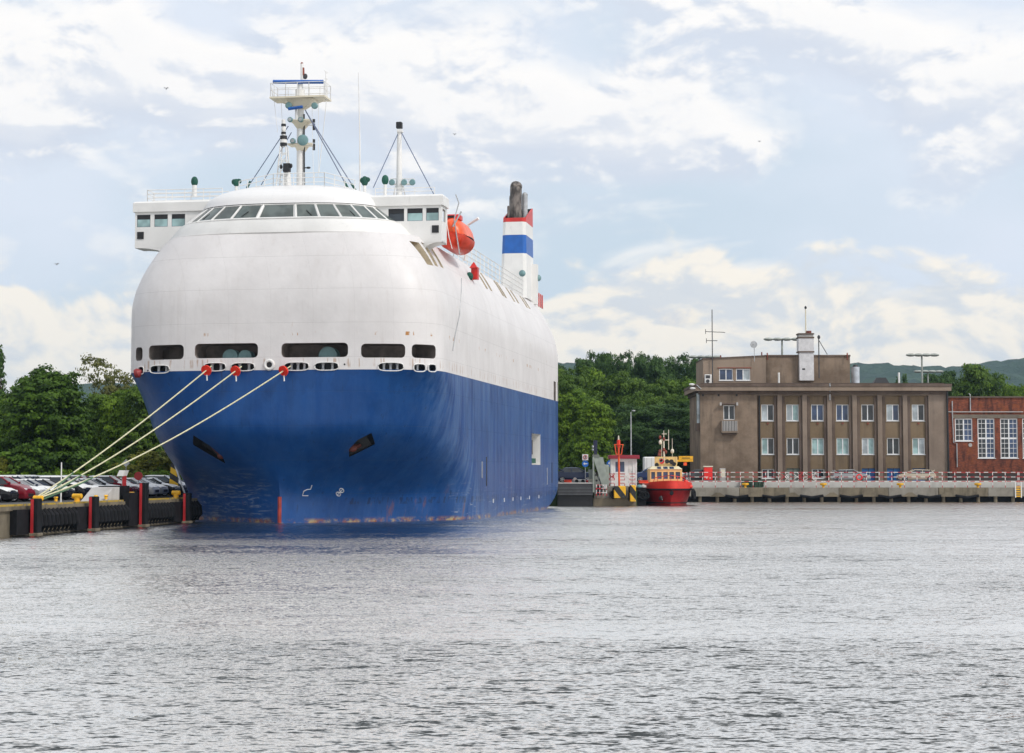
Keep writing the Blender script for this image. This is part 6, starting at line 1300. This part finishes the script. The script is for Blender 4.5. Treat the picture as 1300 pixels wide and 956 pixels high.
# orange crates and clutter on the platform
for (x0, x1, y0, y1, yy, m, l) in ((716.5, 725.5, 610, 613.6, 200, paint('crate_red', (.85, .06, .02), .5), 'bright red crate on the white edged stern platform'), (744.5, 746.5, 610.5, 613.5, 200, RED, 'small red post cap on the stern platform'), (811.5, 823, 610.5, 613.5, 200, paint('crate_red', (.85, .06, .02)), 'red box lying left of the pilot boat')):
    mb = MB(); mb.box(X(x0, yy), X(x1, yy), yy, yy + .8, Z(y1, yy), Z(y0, yy), b=.04); q = tag(empty('crate', ((X(x0, yy) + X(x1, yy)) / 2, yy, Z(y1, yy))), l, 'crate'); OP(mb, 'crate_body', m, q); OP(MB().box(X(x0, yy) - .04, X(x1, yy) + .04, yy - .05, yy + .84, Z(y0, yy) + .002, Z(y0, yy) + .06), 'crate_lid', m, q)
o = tag(empty('trailer', (X(733, 201), 201, TZ)), 'small grey trailer with a pale spare wheel beside the navy car', 'trailer'); OP(MB().box(X(727, 201), X(743, 201), 201, 202, TZ + .25, TZ + .42), 'trailer_bed', STEEL, o); OP(MB().tube([(X(730, 201), 200.9, Z(608.5, 201)), (X(730, 201), 201.1, Z(608.5, 201))], .2, 14), 'spare_wheel', PALECONC, o)
for px in (732, 740): OP(MB().tube([(X(px, 201), 200.85, TZ + .2), (X(px, 201), 201.05, TZ + .2)], .2, 12), 'wheel', RUBBER, o)
# fendered quay corner between ramp and boat, its shadow put into the black colour
o = tag(empty('tyre_wall', (X(814, 199.5), 199.5, 0)), 'dark tyre hung dolphin between the striped blocks and the pilot boat', 'dolphin'); Yd = 199.5
OP(MB().box(X(808.5, Yd), X(820, Yd), Yd, 222.8, -1, Z(619, Yd)), 'dolphin_shaded_body', RUBBER, o)
for px in (810.5, 815, 819): OP(MB().torus((X(px, Yd), Yd - .14, Z(626 + (px % 2) * 3, Yd)), (0, 1, 0), .34, .13, 16, 8), 'tyre', RUBBER, o, True)
for px, m in ((812, TEAL), (817, PALECONC)): OP(MB().ball((X(px, Yd), Yd + .4, Z(618, Yd)), .35, .3, .25, 10, 6), 'rope_coil', m, o, True)
# ---------------------------------------------------------------- pilot boat
YBt = 198.0; PB = tag(empty('pilot_boat', (X(852.5, YBt), YBt, 0)), 'small red pilot boat with cream wheelhouse moored bow on at the far quay', 'boat')
m1 = lambda px: (px - 852.5) * YBt / F; zz = lambda py: Z(py, YBt)
def bring(z, off=0.0, ln=12.5):
    f = max(0, min(1, z / 2.4)); Bm = 2.15 + .55 * f + off; s0 = 1.5 * (1 - f) - off; Le = 5.5 - 1.6 * f; q = 1.15 + .55 * f; pts = []
    for i in range(13):
        th = math.pi / 2 * i / 12; pts.append((Bm * math.sin(th) ** (2 / q) if i else 0, s0 + Le * (1 - math.cos(th) ** (2 / 2.2))))
    pts += [(Bm, ln * .75), (Bm * .92, ln)]
    return [(x, y, z) for x, y in pts] + [(-x, y, z) for x, y in reversed(pts[1:])]
HR, HR2 = paint('boat_hull_red', (.36, .010, .012), .4, .15), paint('boat_bulwark_red', (.72, .03, .015), .4, .1)
MB().loft([bring(z) for z in (-.5, -.1, .3, .7, 1.1, 1.5, 1.75)], cap=True).build('boat_hull', HR, PB, True)
MB().loft([bring(z, .015) for z in (.0, .34)]).build('boot_stripe', paint('boot_dark', (.05, .03, .03), .6, .3), PB, True)
MB().loft([bring(1.76), [(x, y, z + .75 * max(0, 1 - y / 9)) for x, y, z in bring(1.95)]], cap=True).build('bulwark', HR2, PB, True)
mb = MB(); r_ = [(x, y, 1.72) for x, y, z in bring(1.72, .08)]; mb.tube(r_ + [r_[0]], .11, 6); mb.build('rub_rail', RUBBER, PB, True)
for x, y, z in ((2.55, 2.4, 1.25), (2.75, 3.6, 1.1), (2.8, 5.0, 1.0), (-2.6, 2.6, 1.2), (-2.75, 4.2, 1.0)): mb = MB(); mb.torus((x, y, z), (1, -.3, 0), .42, .16, 18, 8); mb.build('tyre', RUBBER, PB, True)
mb = MB(); mb.tube([(-1.15, .9, .95), (-.95, .75, .55)], [.16, .10], 8); mb.ball((-1.1, .85, .8), .22, .12, .26, 10, 6); mb.build('anchor', BLACK, PB)
mb = MB(); mb.disc((0, .02, 1.35), (0, 1, -.3), .22, .3, 12); mb.build('bow_fender', RUBBER, PB)
CR = paint('wheelhouse_cream', (.78, .55, .22), .45, .06, dirt=.1); yw = 4.2
wp = [(m1(830.5), m1(835.5)), (m1(838), m1(844)), (m1(846), m1(852)), (m1(854), m1(860)), (m1(862), m1(868))]
mb = MB(); fop = [(a, b, zz(608.3), zz(599.2)) for a, b in wp]; facade(mb, m1(829), m1(870.5), 1.9, zz(595.8), yw, fop, rev=.08)
for sx in (m1(829), m1(870.5)): mb.add([(sx, yw, 1.9), (sx, yw + 4, 1.9), (sx, yw + 4, zz(595.8)), (sx, yw, zz(595.8))], [(0, 1, 2, 3)])
mb.add([(m1(829), yw + 4, 1.9), (m1(870.5), yw + 4, 1.9), (m1(870.5), yw + 4, zz(595.8)), (m1(829), yw + 4, zz(595.8))], [(0, 1, 2, 3)]); wh = mb.build('wheelhouse', CR, PB)
for o_ in fop: MB().box(o_[0] - .03, o_[1] + .03, yw + .07, yw + .1, o_[2] - .03, o_[3] + .03).build('wheelhouse_window', BLUEGLASS, wh)
mb = MB(); mb.loft([[(m1(828.3), yw - .1, zz(595.7)), (m1(871.2), yw - .1, zz(595.7)), (m1(871.2), yw + 4.1, zz(595.7)), (m1(828.3), yw + 4.1, zz(595.7))], [(m1(833), yw + .8, zz(591.8)), (m1(866.5), yw + .8, zz(591.8)), (m1(866.5), yw + 3.6, zz(591.8)), (m1(833), yw + 3.6, zz(591.8))]], cap=True); rf = mb.build('wheelhouse_roof', paint('roof_cream', (.75, .66, .42), .4, .05), PB)
for a, b in ((838.5, 843.5), (846.5, 852), (854.5, 860)): mb = MB(); q = [(m1(a), yw + .02, zz(595.4)), (m1(b), yw + .02, zz(595.4)), (m1(b), yw + .56, zz(592.8)), (m1(a), yw + .56, zz(592.8))]; mb.prism([(x, y - .06, z + .04) for x, y, z in q], (0, .04, -.03)); mb.build('roof_window', BLUEGLASS, rf)
UP = MB(); UP.box(m1(838), m1(865), yw + 1.0, yw + 3.4, zz(591.7), zz(588.5)); 
for px in (838.6, 850.5, 862.5, 864.4): UP.box(m1(px) - .1, m1(px) + .1, yw + 1.0, yw + 1.2, zz(588.4), zz(579.5))
UP.box(m1(838), m1(865), yw + .95, yw + 1.05, zz(580.6), zz(579.4)); UP.box(m1(838), m1(865), yw + 3.3, yw + 3.4, zz(588.5), zz(579.5)); UP.build('flying_bridge', CR, PB)
for px, py, m, r in ((845, 585.5, RED, .25), (844, 584, TEAL, .2), (852, 585.5, BLACK, .22), (857.5, 586, BLACK, .24), (838.5, 590, BLACK, .2), (861, 589, BLACK, .2)): mb = MB(); mb.disc((m1(px), yw + .9, zz(py)), (0, 1, 0), r, .2, 14); mb.torus((m1(px), yw + .8, zz(py)), (0, 1, 0), r, .03, 14, 5); mb.build('deck_lamp', m, PB)
MS_ = MB(); ym = yw + 2.0; MS_.tube([(m1(849.5), ym, zz(590)), (m1(849), ym, zz(570)), (m1(849), ym, zz(545))], [.13, .09, .03], 8); MS_.tube([(m1(844), ym, zz(557.5)), (m1(856), ym, zz(557.5))], .06, 6); MS_.tube([(m1(846.5), ym, zz(549.5)), (m1(853), ym, zz(549.5))], .045, 6); MS_.tube([(m1(855.3), ym, zz(570)), (m1(855.3), ym, zz(544))], .04, 5); MS_.tube([(m1(846), ym, zz(580)), (m1(846.5), ym, zz(556))], .04, 5); MS_.tube([(m1(860), ym, zz(580)), (m1(860), ym, zz(555.5))], .03, 5); MS_ = MS_.build('boat_mast', CREAM, PB)
for px, py, m, r in ((844.2, 554, BROWNRUST, .16), (844.2, 560.5, CREAM, .18), (849, 556, BROWNRUST, .15), (843.8, 572.5, BROWNRUST, .17), (849, 570, BROWNRUST, .16), (851.5, 573, BROWNRUST, .15), (860, 572, CREAM, .2)): mb = MB(); mb.ball((m1(px), ym - .05, zz(py)), r, r, r * 1.4, 9, 6); mb.build('mast_lamp', m, MS_, True)
mb = MB(); mb.tube([(m1(843), ym, zz(578)), (m1(843), ym, zz(573))], [.2, .12], 8); mb.build('mast_horn', BROWNRUST, MS_)
mb = MB(); mb.tube([(m1(831), 3.4, 2.1), (m1(833), 1.8, 3.0), (m1(852), .3, 3.25), (m1(871), 1.8, 3.0), (m1(872.5), 3.4, 2.1)], .035, 5); 
for px, y in ((836, 1.5), (843, .8), (852, .35), (861, .8), (868, 1.5)): mb.tube([(m1(px), y, 2.4), (m1(px), y, 3.1)], .03, 5)
mb.build('bow_rail', RED, PB)
for px, py in ((874, 612), (877, 615), (879.5, 618)): mb = MB(); mb.ball((m1(px), 3.0, zz(py)), .3, .35, .22, 8, 6); mb.build('deck_gear', HR2, PB)
# ---------------------------------------------------------------- gulls
for px, py, Y_, l in ((211, 113, 150, 'tiny dark gull flying high left of the ship mast'), (72, 336, 160, 'tiny gull flying low at the far left sky'), (577, 171, 200, 'tiny gull flying above the aft mast'), (964, 180, 220, 'tiny gull in the sky above the brown building')):
    mb = MB(); p = at(px, py, Y_); mb.ball(p, .05, .1, .04, 8, 6)
    for sgn in (-1, 1): mb.prism([p + Vector((0, -.06, .02)), p + Vector((sgn * .1, -.07, .12)), p + Vector((sgn * .22, .03, .07)), p + Vector((sgn * .09, .04, .09)), p + Vector((0, .06, .02))], (0, 0, .015))
    tag(mb.build('gull', DARKSTEEL), l, 'gull', 'gulls in the sky')

# ---------------------------------------------------------------- air
hz = MB().box(-3100, 3100, -80, 4100, -2.6, 215).build('haze', paint('dummy_haze', (1, 1, 1)))
hm = bpy.data.materials.new('haze_air'); hm.use_nodes = True; hn = hm.node_tree; hn.nodes.clear()
ho = hn.nodes.new('ShaderNodeOutputMaterial'); hv = hn.nodes.new('ShaderNodeVolumePrincipled'); hv.inputs['Color'].default_value = (.50, .74, .98, 1); hv.inputs['Density'].default_value = .00009; hv.inputs['Anisotropy'].default_value = .2
hn.links.new(hv.outputs[0], ho.inputs['Volume']); hz.data.materials[0] = hm; tag(hz, kind='stuff')
